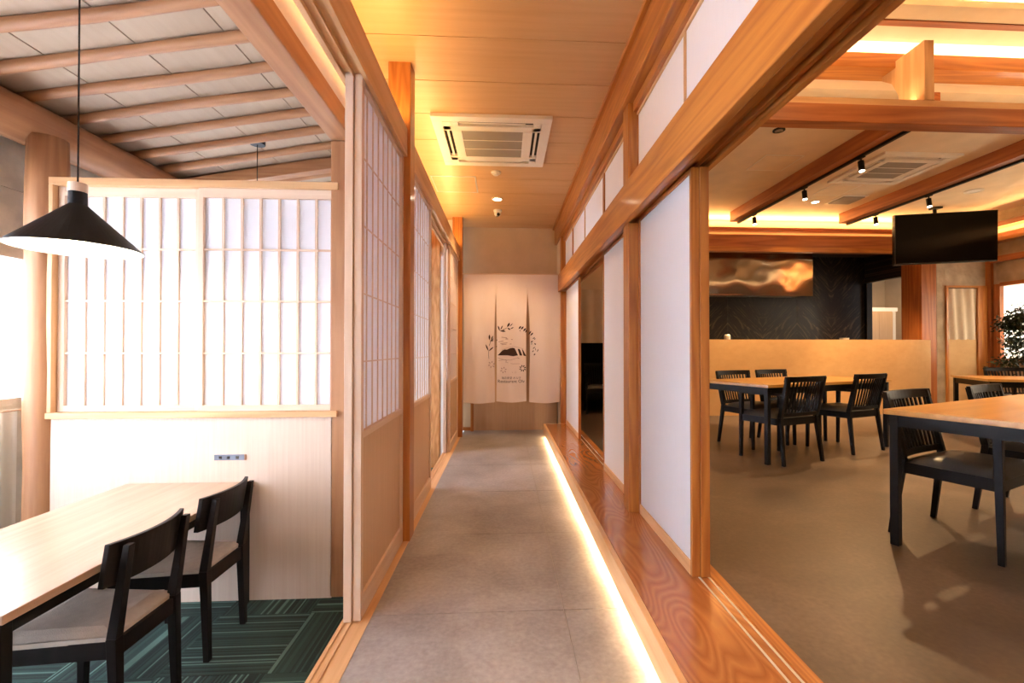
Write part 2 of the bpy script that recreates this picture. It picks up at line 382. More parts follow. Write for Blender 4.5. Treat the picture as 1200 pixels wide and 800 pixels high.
# carpet tiles, quarter-turned against each other
tx = B(-0.2495, 0.2495, -0.2495, 0.2495, -0.004, 0.004)
protos = {}
SX, SY = -1.116, 2.748            # a seam crossing seen in the photograph
for i in range(-5, 2):
    for j in range(-10, 10):
        xc = SX + 0.5 * (i + 0.5); yc = SY + 0.5 * (j + 0.5)
        xa, xb = max(xc - 0.2495, -3.0), min(xc + 0.2495, -0.729); ya, yb = max(yc - 0.2495, -2.2), min(yc + 0.2495, 6.98)
        if xb - xa < 0.03 or yb - ya < 0.03: continue
        mat = 'carpet_x' if (i + j) % 2 == 1 else 'carpet_y'
        key = (mat, round(xb - xa, 3), round(yb - ya, 3))
        loc = ((xa + xb) / 2 - c0[0], (ya + yb) / 2 - c0[1], LF - 0.004 - c0[2])
        if key in protos: share(protos[key], sunk, loc)
        else:
            hx, hy = (xb - xa) / 2, (yb - ya) / 2
            o = B(-hx, hx, -hy, hy, -0.004, 0.004).build('carpet_tile', mat, sunk); o.location = loc; protos[key] = o

# ================================================================== CORRIDOR CEILING
ce = sbox('ceiling', 'dark_gap', -0.95, 0.95, -2.2, 6.99, CZ + 0.012, CZ + 0.10)
for k in range(-11, 10):
    ya = 2.722 + 0.452 * k; yb = min(ya + 0.445, 6.985)
    if ya < -2.2 or ya > 6.9: continue
    part('plank', ce, 'ceiling_board', -0.94, 0.94, ya - 2.395, yb - 2.395, -0.056, -0.042)
sbox('trim_1', 'cedar_Y', 0.735, 0.765, -2.2, 6.98, 3.03, 3.06)

# ================================================================== CORRIDOR, SUNKEN SIDE
sl = sbox('sill', 'hinoki_Y', -0.728, -0.604, -2.2, 6.45, -0.30, -0.003)
for xa, xb in ((-0.728, -0.712), (-0.690, -0.680), (-0.640, -0.604)):
    part('rail_strip', sl, 'hinoki_Y', xa + 0.666, xb + 0.666, -4.325, 4.325, 0.1485, 0.1535)
def left_lintel(y0, y1):
    c = (-0.683, (y0 + y1) / 2, 2.54); h = (y1 - y0) / 2
    o = sbox('lintel', 'hinoki_Y', -0.745, -0.620, y0, y1, 2.470, 2.628)
    for xa, xb in ((-0.745, -0.722), (-0.681, -0.678), (-0.640, -0.620)):
        q = part('rail_strip', o, 'hinoki_Y', xa + 0.6825, xb + 0.6825, -h, h, -0.0985, -0.079)
    return o
left_lintel(-2.2, 2.975); left_lintel(3.115, 6.45)
struct('column', B(-0.742, -0.600, 2.975, 3.115, -0.30, CZ + 0.01), 'cedar_Z', 'square post between the paper doors', 0.006)
struct('column', B(-0.722, -0.585, 6.45, 6.60, -0.30, CZ + 0.01), 'cedar_Z', None, 0.006)
# plaster band above the long beam of the sunken rooms, washed by the hidden strip
sbox('wall_left_upper', 'plaster_white', -0.985, -0.943, -2.2, 6.6, 2.645, 3.3)
sbox('beam', 'log_Y', -1.075, -0.940, -2.2, 6.6, 2.515, 2.644, 0.006)

# shoji builder --------------------------------------------------
def shoji(root, axis, W, z0, z1, stile=0.035, top=0.035, bottom=0.045, kick=0.0, thick=0.035, nv=7, rows=5, side=1, wood_='pale', papermat='washi', kmat=None, bar=0.006, kickmat='tan_board', front=False, deep=0.012):
    """all local: u along the panel 0..W, t across (0 = mid plane, +side faces the corridor), z up. axis 'Y' or 'X' is the run direction."""
    def P(name, mat, u0, u1, t0, t1, za, zb, bevel=0.0):
        if axis == 'Y': return part(name, root, mat, min(t0, t1), max(t0, t1), u0, u1, za, zb, bevel)
        return part(name, root, mat, u0, u1, min(t0, t1), max(t0, t1), za, zb, bevel)
    h = thick / 2; ru = axis
    P('stile', wood_ + '_Z', 0, stile, -h, h, z0, z1, 0.002); P('stile', wood_ + '_Z', W - stile, W, -h, h, z0, z1, 0.002)
    P('top_rail', wood_ + '_' + ru, stile, W - stile, -h, h, z1 - top, z1); P('bottom_rail', wood_ + '_' + ru, stile, W - stile, -h, h, z0, z0 + bottom)
    zb = z0 + bottom
    if kick:
        P('middle_rail', wood_ + '_' + ru, stile, W - stile, -h, h, kick - 0.030, kick)
        P('kick_panel', kickmat, stile, W - stile, -0.004, 0.004, z0 + bottom, kick - 0.030); zb = kick
    zt = z1 - top
    pt = side * h * 0.55 if front else -side * 0.004
    P('paper', papermat, stile, W - stile, pt - 0.0006, pt + 0.0006, zb, zt)
    k0, k1 = (pt - side * 0.0016, pt - side * (0.0016 + deep)) if front else (pt + side * 0.0012, pt + side * (0.0012 + deep))
    km = kmat or wood_
    pv = ph = None
    for i in range(1, nv + 1):
        u = stile + (W - 2 * stile) * i / (nv + 1)
        if pv is None: pv = P('lattice_bar', km + '_Z', u - bar / 2, u + bar / 2, k0, k1, zb, zt); base = (pv.location.copy(), u)
        else:
            q = share(pv, root, base[0]); q.location['XY'.index(axis)] += u - base[1]
    for j in range(1, rows):
        z = zb + (zt - zb) * j / rows
        d0 = k0 + (k1 - k0) * 0.35
        if ph is None: ph = P('lattice_bar', km + '_' + ru, stile, W - stile, d0, k1, z - bar / 2, z + bar / 2); bz = (ph.location.copy(), z)
        else:
            q = share(ph, root, bz[0]); q.location.z += z - bz[1]
    return root

t = thing('sliding_shoji', 'tall lattice paper door in front of the square post, beside the green carpet', 'sliding door', (-0.660, 2.115, 0.0), 0, 'lattice paper doors on the sunken side')
shoji(t, 'Y', 0.860, 0.002, 2.468, kick=0.845, bottom=0.10, nv=7, rows=5, wood_='pale', kickmat='tan_board', papermat='washi_warm', deep=0.006)
part('finger_pull', t, 'dark_oak', 0.0155, 0.017, 0.010, 0.022, 0.80, 0.90)
t = thing('sliding_shoji', 'paper door stacked behind the lattice door, only its pale edge and inner face showing', 'sliding door', (-0.698, 2.105, 0.0), 0, 'lattice paper doors on the sunken side')
shoji(t, 'Y', 0.868, 0.002, 2.468, kick=0.845, bottom=0.10, nv=7, rows=5, wood_='pale', side=-1, thick=0.036, papermat='washi_warm', deep=0.005)
t = thing('sliding_shoji', 'lattice paper door just past the square post, before the open doorway', 'sliding door', (-0.660, 3.117, 0.0), 0, 'lattice paper doors on the sunken side')
shoji(t, 'Y', 0.985, 0.002, 2.468, kick=0.835, bottom=0.10, nv=8, rows=5, wood_='pale', papermat='washi_warm', deep=0.006)
t = thing('sliding_shoji', 'narrow-looking lattice paper door at the far end, beside the hanging curtain', 'sliding door', (-0.660, 5.52, 0.0), 0, 'lattice paper doors on the sunken side')
shoji(t, 'Y', 0.93, 0.002, 2.468, kick=0.845, bottom=0.10, nv=8, rows=5, wood_='pale', papermat='washi_warm', deep=0.006)
t = thing('sliding_shoji', 'far paper door on the inner rail, its plain edge beside the knotty post', 'sliding door', (-0.698, 5.46, 0.0), 0, 'lattice paper doors on the sunken side')
shoji(t, 'Y', 0.94, 0.002, 2.468, kick=0.845, bottom=0.10, nv=8, rows=5, wood_='pale', side=-1, thick=0.036, papermat='washi_warm', deep=0.005)

# ================================================================== SUNKEN ROOM
struct('column', B(-1.075, -0.945, 2.905, 3.035, LF, 2.515), 'log_Z', 'rough post where the lattice screen meets the corridor', 0.01)
struct('column', B(-0.975, -0.835, 6.00, 6.14, LF, 3.0), 'knotty_pine', 'knotty pine post seen through the doorway', 0.01)
# log post by the outer wall
lp = MB().tube([(-2.78, 2.96, LF + (2.50 - LF) * i / 10) for i in range(11)], [0.098 + 0.004 * sin(i * 1.7) for i in range(11)], 20)
struct('column', lp, 'log_Z', 'round log post beside the window', smooth=True, origin=(-2.78, 2.96, 1.1))
bl = MB().tube([(-2.885, -2.2 + 8.8 * i / 22, 2.585 + 0.004 * sin(i)) for i in range(23)], [0.128 + 0.004 * sin(i * 2.1) for i in range(23)], 24)
struct('beam', bl, 'log_Y', 'heavy round beam above the window wall', smooth=True, origin=(-2.885, 2.2, 2.585))
# outer wall with windows
wl = sbox('wall_left', 'plaster_grey', -3.14, -3.00, 3.235, 3.42, LF, 3.0, label='plaster pier between the two windows')
wl0 = (-3.07, 3.3275, 1.3475)
def wpart(name, y0, y1, z0, z1, e=0.0): part(name, wl, 'plaster_grey', -0.062 - e, 0.066 + e, y0 - wl0[1], y1 - wl0[1], z0 - wl0[2], z1 - wl0[2])
wpart('panel_above', -2.2, 3.235, 2.20, 3.0); wpart('panel_above', 3.42, 6.6, 2.20, 3.0)
wpart('panel_below', -2.2, 3.235, LF, 0.05); wpart('panel_below', 3.42, 6.6, LF, 0.05)
wpart('corner_panel', 2.80, 3.235, 1.78, 2.195, 0.002); wpart('corner_panel', 2.80, 3.235, 0.055, 0.92, 0.002)
w1 = sempty('window_1', (-3.03, 0.52, 0))
part('window_head', w1, 'log_Y', -0.06, 0.045, -2.65, 2.27, 2.13, 2.195)
part('window_sill', w1, 'log_Y', -0.06, 0.05, -2.65, 2.27, 0.055, 0.095)
for k, y in enumerate((-1.3, 0.0, 1.3)): part('mullion', w1, 'pale_Z', -0.06, -0.03, y - 0.02, y + 0.02, 0.10, 2.13)
part('pane', w1, 'washi', -0.062, -0.060, -2.65, 2.27, 0.10, 2.13)
part('corner_pane', w1, 'washi', -0.062, -0.060, 2.28, 2.71, 0.93, 1.775)
part('corner_jamb', w1, 'plaster_white', -0.05, 0.02, 2.695, 2.71, 0.93, 1.775)
w2 = sempty('window_2', (-3.03, 5.0, 0))
part('window_head', w2, 'log_Y', -0.06, 0.04, -1.57, 1.5, 2.13, 2.195)
part('window_sill', w2, 'log_Y', -0.06, 0.05, -1.57, 1.5, 0.055, 0.095)
part('pane', w2, 'washi', -0.062, -0.060, -1.57, 1.5, 0.10, 2.13)
for y in (-0.5, 0.5): part('mullion', w2, 'pale_Z', -0.06, -0.03, y - 0.02, y + 0.02, 0.10, 2.13)
cu = MB().grid(lambda u, v: (0.012 * sin(u * 30) * (0.4 + 0.6 * (1 - v)), 0.40 * u, 1.12 * v), 44, 6)
o = cu.build('short_curtain', 'sheer', None, smooth=True); o.location = (-2.962, 2.585, LF + 0.03); tag(o, 'short cream curtain hanging beside the round log post, below the bright window', 'curtain')
MB().tube([(0, -0.03, 1.125), (0, 0.43, 1.125)], 0.006, 8).build('curtain_rod', 'pale_Y', o)

# half-height panelled partition with two lattice screens
wp = sbox('wall_panelled', 'kick_board', -2.70, -1.06, 2.905, 2.985, LF, 0.805)
part('side_panel', wp, 'kick_board', 0.93, 1.18, 0.0, 0.04, -0.555, 0.555)
fr = sempty('trim_2', (-1.9, 2.94, 0))
part('ledge', fr, 'hinoki_X', -0.85, 0.875, -0.055, 0.05, 0.805, 0.842, 0.003)
part('head_rail', fr, 'hinoki_X', -0.85, 0.875, -0.05, 0.05, 2.203, 2.248, 0.003)
part('side_post', fr, 'hinoki_Z', -0.85, -0.788, -0.05, 0.05, 0.842, 2.203, 0.003)
t = thing('shoji_screen', 'lattice paper screen behind the cone lamp, beside the round log post', 'screen', (-2.688, 2.945, 0), 0, 'lattice paper screens on the panelled partition')
shoji(t, 'X', 0.835, 0.843, 2.202, stile=0.038, top=0.055, bottom=0.035, nv=6, rows=4, side=-1, bar=0.012, deep=0.014, papermat='washi_cool' if 'washi_cool' in MATS else 'washi')
t = thing('shoji_screen', 'lattice paper screen above the power outlet, between the other screen and the rough post', 'screen', (-1.862, 2.925, 0), 0, 'lattice paper screens on the panelled partition')
shoji(t, 'X', 0.840, 0.843, 2.202, stile=0.030, top=0.055, bottom=0.035, nv=6, rows=4, side=-1, bar=0.012, deep=0.014)
t = thing('power_outlet', 'slim grey power outlet strip on the pale panelled wall', 'outlet', (-1.662, 2.903, 0.5635))
part('face_plate', t, 'grey_plastic', -0.092, 0.085, -0.006, 0.002, -0.017, 0.017, 0.002)
for x in (-0.055, -0.008, 0.045): part('socket', t, 'black_plastic', x - 0.009, x + 0.009, -0.0065, -0.006, -0.008, 0.008)
part('end_tab', t, 'log_Z', 0.085, 0.093, -0.005, 0.002, -0.017, 0.017)

# pitched plank roof on round rafters
def roofz(x): return 2.755 + 0.17 * (x + 2.78)       # underside of the boards
rc = sempty('ceiling', (-2.0, 2.2, 0))
xs = [-3.42, -2.95, -2.48, -2.01, -1.54, -1.07, -0.985]
for a, b in zip(xs[:-1], xs[1:]):
    for ya, yb in ((-2.2, 1.15), (1.155, 4.6), (4.605, 6.9)):
        g = 0.004
        q = [(a + g, ya, roofz(a + g)), (b - g, ya, roofz(b - g)), (b - g, yb, roofz(b - g)), (a + g, yb, roofz(a + g))]
        m_ = MB().hexa(q, [(p[0], p[1], p[2] + 0.02) for p in q])
        o = m_.build('plank', 'roof_board', rc, ((a + b) / 2, (ya + yb) / 2, roofz((a + b) / 2))); o.location = Vector(((a + b) / 2, (ya + yb) / 2, roofz((a + b) / 2))) - Vector((-2.0, 2.2, 0))
sbox('roof', 'dark_gap', -3.5, -0.98, -2.2, 6.99, 3.32, 3.36)
for k in range(-18, 13):
    y = 2.90 + 0.272 * k
    if y < -2 or y > 6.4: continue
    ph = random.uniform(0, 6)
    pts = [(-2.98 + 1.98 * i / 8, y + 0.006 * sin(ph + i * 0.9), roofz(-2.98 + 1.98 * i / 8) - 0.026 + 0.003 * sin(ph * 2 + i)) for i in range(9)]
    m_ = MB().tube(pts, [0.031 + 0.002 * sin(ph + i * 1.3) for i in range(9)], 12)
    o = m_.build('rafter', 'log_X', rc, (-2.0, y, 2.9), smooth=True); o.location = (0, y - 2.2, 2.9)
struct('beam', MB().hexa([(-3.0, 4.20, roofz(-3.0) - 0.125), (-1.0, 4.20, roofz(-1.0) - 0.125), (-1.0, 4.30, roofz(-1.0) - 0.125), (-3.0, 4.30, roofz(-3.0) - 0.125)], [(-3.0, 4.20, roofz(-3.0) - 0.03), (-1.0, 4.20, roofz(-1.0) - 0.03), (-1.0, 4.30, roofz(-1.0) - 0.03), (-3.0, 4.30, roofz(-3.0) - 0.03)]), 'log_X', 'flat rafter above the far bay', 0.004, origin=(-2, 4.25, 2.8))
sbox('wall_back_left', 'plaster_white', -3.3, -0.72, 6.60, 6.70, -0.42, 3.3)

# low table
t = thing('dining_table', 'pale oak dining table on black legs, set against the panelled partition', 'table', (-1.884, 2.192, LF))
part('table_top', t, 'table_oak', -0.372, 0.372, -0.707, 0.707, 0.690, 0.720, 0.003)
ap = part('apron', t, 'black_metal', -0.335, 0.335, -0.665, -0.645, 0.635, 0.690); share(ap, t, (0, 0.655, 0.6625))
ap = part('apron', t, 'black_metal', 0.315, 0.335, -0.645, 0.645, 0.635, 0.690); share(ap, t, (-0.325, 0, 0.6625))
lg = part('leg', t, 'black_metal', 0.312, 0.350, -0.692, -0.654, 0.0, 0.690, 0.003)
for sx, sy in ((-1, -1), (-1, 1), (1, 1)): share(lg, t, (0.331 * sx, 0.673 * sy, 0.345))

# low-backed chair ------------------------------------------------
def low_chair():
    t = empty('dining_chair')
    w_ = 0.155
    for s in (-1, 1):
        MB().leg((s * (w_ + 0.0), -0.215, 0), (s * w_, -0.200, 0.44), 0.014, 0.019).hexa(
            [(s * w_ - 0.017, -0.219, 0.44), (s * w_ + 0.017, -0.219, 0.44), (s * w_ + 0.017, -0.181, 0.44), (s * w_ - 0.017, -0.181, 0.44)],
            [(s * w_ - 0.014, -0.262, 0.790), (s * w_ + 0.014, -0.262, 0.790), (s * w_ + 0.014, -0.238, 0.790), (s * w_ - 0.014, -0.238, 0.790)]).build('rear_leg', 'dark_oak', t, bevel=0.002)
        MB().leg((s * (w_ + 0.03), 0.205, 0), (s * (w_ + 0.03), 0.200, 0.425), 0.014, 0.019).build('front_leg', 'dark_oak', t, bevel=0.002)
        MB().hexa([(s * w_ - 0.011, -0.2, 0.365), (s * w_ + 0.011, -0.2, 0.365), (s * (w_ + 0.03) + 0.011, 0.2, 0.365), (s * (w_ + 0.03) - 0.011, 0.2, 0.365)], [(s * w_ - 0.011, -0.2, 0.430), (s * w_ + 0.011, -0.2, 0.430), (s * (w_ + 0.03) + 0.011, 0.2, 0.430), (s * (w_ + 0.03) - 0.011, 0.2, 0.430)]).build('side_rail', 'dark_oak', t)
    part('front_rail', t, 'dark_oak', -w_ - 0.03, w_ + 0.03, 0.188, 0.212, 0.365, 0.430)
    part('rear_rail', t, 'dark_oak', -w_, w_, -0.212, -0.188, 0.365, 0.430)
    def seat(u, v):
        x = (u - 0.5) * (0.325 + 0.09 * v); y = -0.195 + v * 0.425
        e = min(1.0, 5 * min(u, 1 - u) + 0.3, 5 * min(v, 1 - v) + 0.3)
        return x, y, 0.428 + 0.042 * sqrt(max(0, e)) - 0.006 * (1 - (2 * u - 1) ** 2)
    sm = MB().grid(seat, 14, 14); sm.hexa([(-0.162, -0.195, 0.428), (0.162, -0.195, 0.428), (0.207, 0.23, 0.428), (-0.207, 0.23, 0.428)], [(-0.162, -0.195, 0.446), (0.162, -0.195, 0.446), (0.207, 0.23, 0.446), (-0.207, 0.23, 0.446)])
    sm.build('seat', 'seat_fabric', t, smooth=False)
    n = 16; mb = MB()
    def by(u, z): return -0.200 - 0.045 * (1 - (2 * u - 1) ** 2) - (z - 0.70) * 0.14
    ring = []
    for i in range(n + 1):
        u = i / n; x = (u - 0.5) * 0.395
        z0, z1 = 0.640, 0.805
        mb.v += [(x, by(u, z0), z0), (x, by(u, z1), z1), (x, by(u, z1) + 0.020, z1), (x, by(u, z0) + 0.022, z0)]
    for i in range(n):
        a = i * 4; b = a + 4
        mb.f += [(a, b, b + 1, a + 1), (a + 1, b + 1, b + 2, a + 2), (a + 2, b + 2, b + 3, a + 3), (a + 3, b + 3, b, a)]
    mb.f += [(0, 1, 2, 3), (n * 4 + 3, n * 4 + 2, n * 4 + 1, n * 4)]
    mb.build('backrest', 'dark_oak', t, bevel=0.003)
    return t
ch = low_chair()
tag(ch, 'dark low-backed chair with taupe seat, beside the table end that meets the panelled wall', 'chair', 'low-backed chairs at the pale table')
ch.location = (-1.665, 2.510, LF); ch.rotation_euler = (0, 0, R(90))
c2 = copy_tree(ch); tag(c2, 'dark low-backed chair with taupe seat at the open end of the pale table', 'chair', 'low-backed chairs at the pale table')
c2.location = (-1.665, 1.985, LF)

# pendants --------------------------------------------------------
def pendant(loc_xy, rimz, topz):
    t = empty('pendant_lamp', (loc_xy[0], loc_xy[1], rimz))
    MB().lathe([(0.236, 0.0), (0.237, 0.004), (0.033, 0.205), (0.033, 0.262), (0.030, 0.264)], n=56, capt=True).build('lamp_shade', 'black_metal', t, smooth=False)
    MB().lathe([(0.2345, 0.001), (0.031, 0.200)], n=56).build('shade_lining', 'white_enamel', t, smooth=True)
    MB().lathe([(0.035, 0.262), (0.035, 0.302), (0.012, 0.304)], n=28, capb=True, capt=True).build('wooden_cap', 'pale_Z', t)
    MB().tube([(0, 0, 0.30), (0, 0, topz - rimz - 0.02)], 0.0035, 8).build('cable', 'black_plastic', t)
    MB().lathe([(0.055, topz - rimz - 0.035), (0.058, topz - rimz - 0.03), (0.058, topz - rimz)], n=28, capb=True, capt=True).build('ceiling_rose', 'black_metal', t)
    MB().lathe([(0.0, 0.030), (0.030, 0.036), (0.045, 0.060), (0.042, 0.090), (0.024, 0.125), (0.018, 0.160)], n=24).build('bulb', 'led_bulb', t, smooth=True)
    d = bpy.data.lights.new('pendant_glow', 'POINT'); d.energy = 5; d.color = (1, 0.85, 0.66); d.shadow_soft_size = 0.04
    l = bpy.data.objects.new('pendant_glow', d); COL.objects.link(l); l.location = (loc_xy[0], loc_xy[1], rimz + 0.005)
    return t
tag(pendant((-1.95, 2.215), 1.675, roofz(-1.95) + 0.004), 'black cone pendant lamp with white inside hanging over the pale oak table', 'lamp')
tag(pendant((-1.98, 3.80), 1.675, roofz(-1.98) + 0.004), 'pendant lamp beyond the lattice screens, only its black ceiling cap and cable in sight', 'lamp')

# ================================================================== CORRIDOR, STEPPED SIDE
t = thing('step_bench', 'long polished timber step with a light edge board, glowing strip underneath', 'step', (0.545, 2.2, 0))
part('fascia_board', t, 'fascia', 0.0, 0.028, -4.3, 4.20, 0.056, 0.180, 0.003)
part('tread_board', t, 'tread', 0.028, 0.310, -4.3, 4.20, 0.140, 0.180)
part('end_board', t, 'fascia', 0.0, 0.310, 4.20, 4.225, 0.056, 0.180)
part('light_strip', t, 'led_warm', 0.034, 0.044, -4.3, 4.15, 0.128, 0.138)
part('riser', t, 'dark_gap', 0.20, 0.215, -4.3, 4.20, 0.0, 0.140)
s2 = sbox('sill', 'tread', 0.855, 0.995, -2.2, 6.42, 0.02, 0.1785)
for xa in (0.889, 0.932): part('track', s2, 'rail_metal', xa - 0.925 - 0.0045, xa - 0.925 + 0.0045, -4.31, 4.31, 0.0795, 0.0815)
part('nosing', s2, 'cedar_Y', 0.022, 0.070, -4.31, 4.31, 0.0790, 0.0812)
# right-hand lintel: proud front board over the grooved head track
ln = sbox('lintel', 'cedar_Y', 0.760, 0.800, -2.2, 6.9, 2.030, 2.268, 0.004)
ln2 = sbox('lintel', 'cedar_Y', 0.800, 0.965, -2.2, 6.42, 2.085, 2.262)
for xa, xb in ((0.80, 0.853), (0.8945, 0.8955), (0.940, 0.965)): part('rail_strip', ln2, 'cedar_Y', xa - 0.8825, xb - 0.8825, -4.31, 4.31, -0.1135, -0.0885)
struct('beam', B(0.762, 0.960, -2.2, 6.98, 2.800, 3.06), 'cedar_Y', 'deep ceiling beam above the paper transoms', 0.006)
for y0 in (2.900, 6.42):
    struct('column', B(0.792, 0.925, y0, y0 + 0.130, RF, 2.030), 'cedar_Z', None, 0.005)
    struct('column', B(0.792, 0.925, y0, y0 + 0.130, 2.268, 2.800), 'cedar_Z', None, 0.005)
# near jamb-side doors: two panels stacked
D = [('plain paper door standing nearest, its full height above the open doorway track', 0.875, 2.065, 0.835, 0.038),
     ('paper door stacked on the rail behind the nearest plain paper door', 0.917, 2.060, 0.840, 0.042),
     ('paper door just past the square post, edge of the dark doorway', 0.873, 3.035, 0.935, 0.030),
     ('plain paper door at the far end of the step, by the hanging curtain', 0.873, 5.30, 1.115, 0.030)]
for i, (lab, X, Y0, W_, th) in enumerate(D):
    t = thing('plain_shoji', lab, 'sliding door', (X, Y0, RF), 0, 'plain paper doors along the step')
    shoji(t, 'Y', W_, 0.001, 1.878, stile=0.022, top=0.025, bottom=0.060, nv=8, rows=6, thick=th, side=-1, wood_='cedar' if i in (0, 1) else 'cedar', kmat='pale', papermat='washi', bar=0.005, front=True)
    br = [c for c in t.children if c.name.startswith('bottom_rail')][0]; br.data.materials[0] = M('fascia')
part('finger_pull', bpy.data.objects['plain_shoji'], 'cedar_Z', -0.0165, -0.015, 0.006, 0.016, 0.72, 0.82)
# paper transoms
def transom(n, y0, y1, divs):
    r_ = sempty('window_%d' % n, (0.86, y0, 2.268)); W_ = y1 - y0
    part('head_rail', r_, 'cedar_Y', -0.035, 0.035, 0, W_, 0.470, 0.532)
    part('inner_rail', r_, 'hinoki_Y', -0.012, 0.015, 0, W_, 0.455, 0.470)
    part('foot_rail', r_, 'cedar_Y', -0.03, 0.03, 0, W_, 0.0, 0.012)
    ys = [0] + [d - y0 for d, _ in divs] + [W_]
    for (d, wd) in divs: part('divider', r_, 'cedar_Z' if wd > 0.02 else 'hinoki_Z', -0.012, 0.015, d - y0 - wd / 2, d - y0 + wd / 2, 0.012, 0.470)
    for a, b in zip(ys[:-1], ys[1:]): part('pane', r_, 'washi', -0.001, 0.001, a + 0.003, b - 0.003, 0.012, 0.455)
transom(3, -0.5, 2.900, [(0.4, 0.01), (1.26, 0.01), (2.125, 0.01)])
transom(4, 3.030, 6.42, [(3.905, 0.05), (4.84, 0.008), (5.70, 0.04)])

# end wall of the corridor
eb = sbox('wall_back', 'plaster_cream', -0.95, 1.0, 6.99, 7.10, 0, 3.3)
part('panel', eb, 'tan_board', -0.52, 0.42, -0.075, -0.055, -1.65, 0.40)
part('panel', eb, 'tan_board', 0.424, 0.97, -0.075, -0.055, -1.65, 0.40)
sbox('baseboard_back', 'cedar_X', -0.72, -0.50, 6.965, 6.99, 0, 0.05)
sbox('trim_3', 'cedar_Z', 0.80, 0.86, 6.86, 6.98, 0, 2.3)
sbox('trim_4', 'cedar_Z', -0.50, -0.455, 6.89, 6.93, 0, 1.9)
sbox('wall_right_end', 'plaster_cream', 0.80, 1.0, 6.55, 6.99, 0, 3.06)

# hanging split curtain --------------------------------------------
NY = 6.50
def wave(x, z, k): return 0.010 * sin(x * 21 + k * 2.0 + z * 0.7) * min(1, (2.30 - z) * 1.1) + 0.012 * sin(z * 2.2 + k) * min(1, (2.3 - z) * 0.5)
nt_ = thing('split_curtain', 'cream split curtain printed with a mountain in a flower wreath, hung across the corridor end', 'curtain', (0.105, NY, 2.29))
XA, C1, C2, XB = -0.572, -0.120, 0.325, 0.785
def edge(side_x, z, sgn, g):
    """inner edge of a strip: closed above the slit's head, bowed open below"""
    if z > 2.015: return side_x
    u = (2.015 - z) / 1.53
    return side_x + sgn * g * (1 - (1 - min(1, u * 2.2)) ** 2) * (1 - 0.35 * max(0, u - 0.6) / 0.4)
def flank(x, z, sgn, amp): return x + sgn * amp * sin((2.29 - z) * 1.9)
strips = [(lambda z: flank(XA, z, 1, 0.012), lambda z: edge(C1, z, -1, 0.018), 0), (lambda z: edge(C1, z, 1, 0.014), lambda z: edge(C2, z, -1, 0.018), 1), (lambda z: edge(C2, z, 1, 0.036), lambda z: flank(XB, z, -1, -0.012), 2)]
for la, lb, k in strips:
    zb_ = 0.475 + 0.012 * (k == 1)
    def fn(u, v, la=la, lb=lb, k=k):
        z = 2.285 - (2.285 - zb_) * v - 0.018 * sin(pi * u) * (v > 0.97)
        x = la(z) + (lb(z) - la(z)) * u
        return x - 0.105, wave(x, z, k), z - 2.29
    MB().grid(fn, 26, 60).build('cloth_strip', 'noren_cloth', nt_, smooth=True)
MB().tube([(-0.70, 0.004, -0.012), (0.70, 0.004, -0.012)], 0.008, 10).build('hanging_rod', 'pale_X', nt_)
def which(x): return 0 if x < C1 else (1 if x < C2 else 2)
def cloth_pt(x, z): return (x - 0.105, wave(x, z, which(x)) - 0.0035, z - 2.29)
def px(x, y): return (-0.12 + (x - 581) * 0.01203, 1.136 - (y - 416) * 0.0120)
def ez(u, v): return px(565 + u / 14.54, 375 + v / 14.54)          # the emblem, traced on the cloth
def on_cloth(mb): return mb
def leafshape(mb, x0, z0, x1, z1, wd):
    dx, dz = x1 - x0, z1 - z0; L_ = sqrt(dx * dx + dz * dz) or 1; nx, nz = -dz / L_, dx / L_
    pts = []
    for t_, s_ in ((0, 0), (0.3, 0.8), (0.6, 1.0), (0.85, 0.6), (1, 0)): pts.append((x0 + dx * t_ + nx * wd * s_, z0 + dz * t_ + nz * wd * s_))
    for t_, s_ in ((0.85, 0.6), (0.6, 1.0), (0.3, 0.8)): pts.append((x0 + dx * t_ - nx * wd * s_, z0 + dz * t_ - nz * wd * s_))
    if mb is ink: MB().poly([cloth_pt(*p) for p in pts]).build('printed_petal', 'ink', nt_)
    else: mb.poly([cloth_pt(*p) for p in pts])
def line(mb, pts, wd):
    for (x0, z0), (x1, z1) in zip(pts[:-1], pts[1:]):
        dx, dz = x1 - x0, z1 - z0; L_ = sqrt(dx * dx + dz * dz) or 1; nx, nz = -dz / L_ * wd, dx / L_ * wd
        mb.poly([cloth_pt(x0 + nx, z0 + nz), cloth_pt(x1 + nx, z1 + nz), cloth_pt(x1 - nx, z1 - nz), cloth_pt(x0 - nx, z0 - nz)])
ink = MB()
def P_(l): ink.poly([cloth_pt(*ez(*p)) for p in l])
def fill(tops, bots):
    """a printed shape between an upper and a lower outline, laid on the folds in narrow strips"""
    def at_(l, u):
        for (u0, v0), (u1, v1) in zip(l[:-1], l[1:]):
            if u0 <= u <= u1: return v0 + (v1 - v0) * (u - u0) / max(1e-6, u1 - u0)
        return l[-1][1]
    u, e_ = tops[0][0], tops[-1][0]
    while u < e_ - 0.01:
        u2 = min(e_, u + 8)
        ink.poly([cloth_pt(*ez(*p)) for p in ((u, at_(bots, u)), (u2, at_(bots, u2)), (u2, at_(tops, u2)), (u, at_(tops, u)))]); u = u2
fill([(265, 600), (345, 515), (385, 498), (420, 503), (475, 478), (520, 470), (555, 480), (610, 599)], [(265, 600.5), (430, 600), (525, 614), (610, 600)])
fill([(605, 487), (640, 492), (685, 602)], [(605, 488), (640, 603), (685, 603)]); fill([(675, 487), (698, 510), (750, 611)], [(675, 488), (705, 606), (750, 612)])
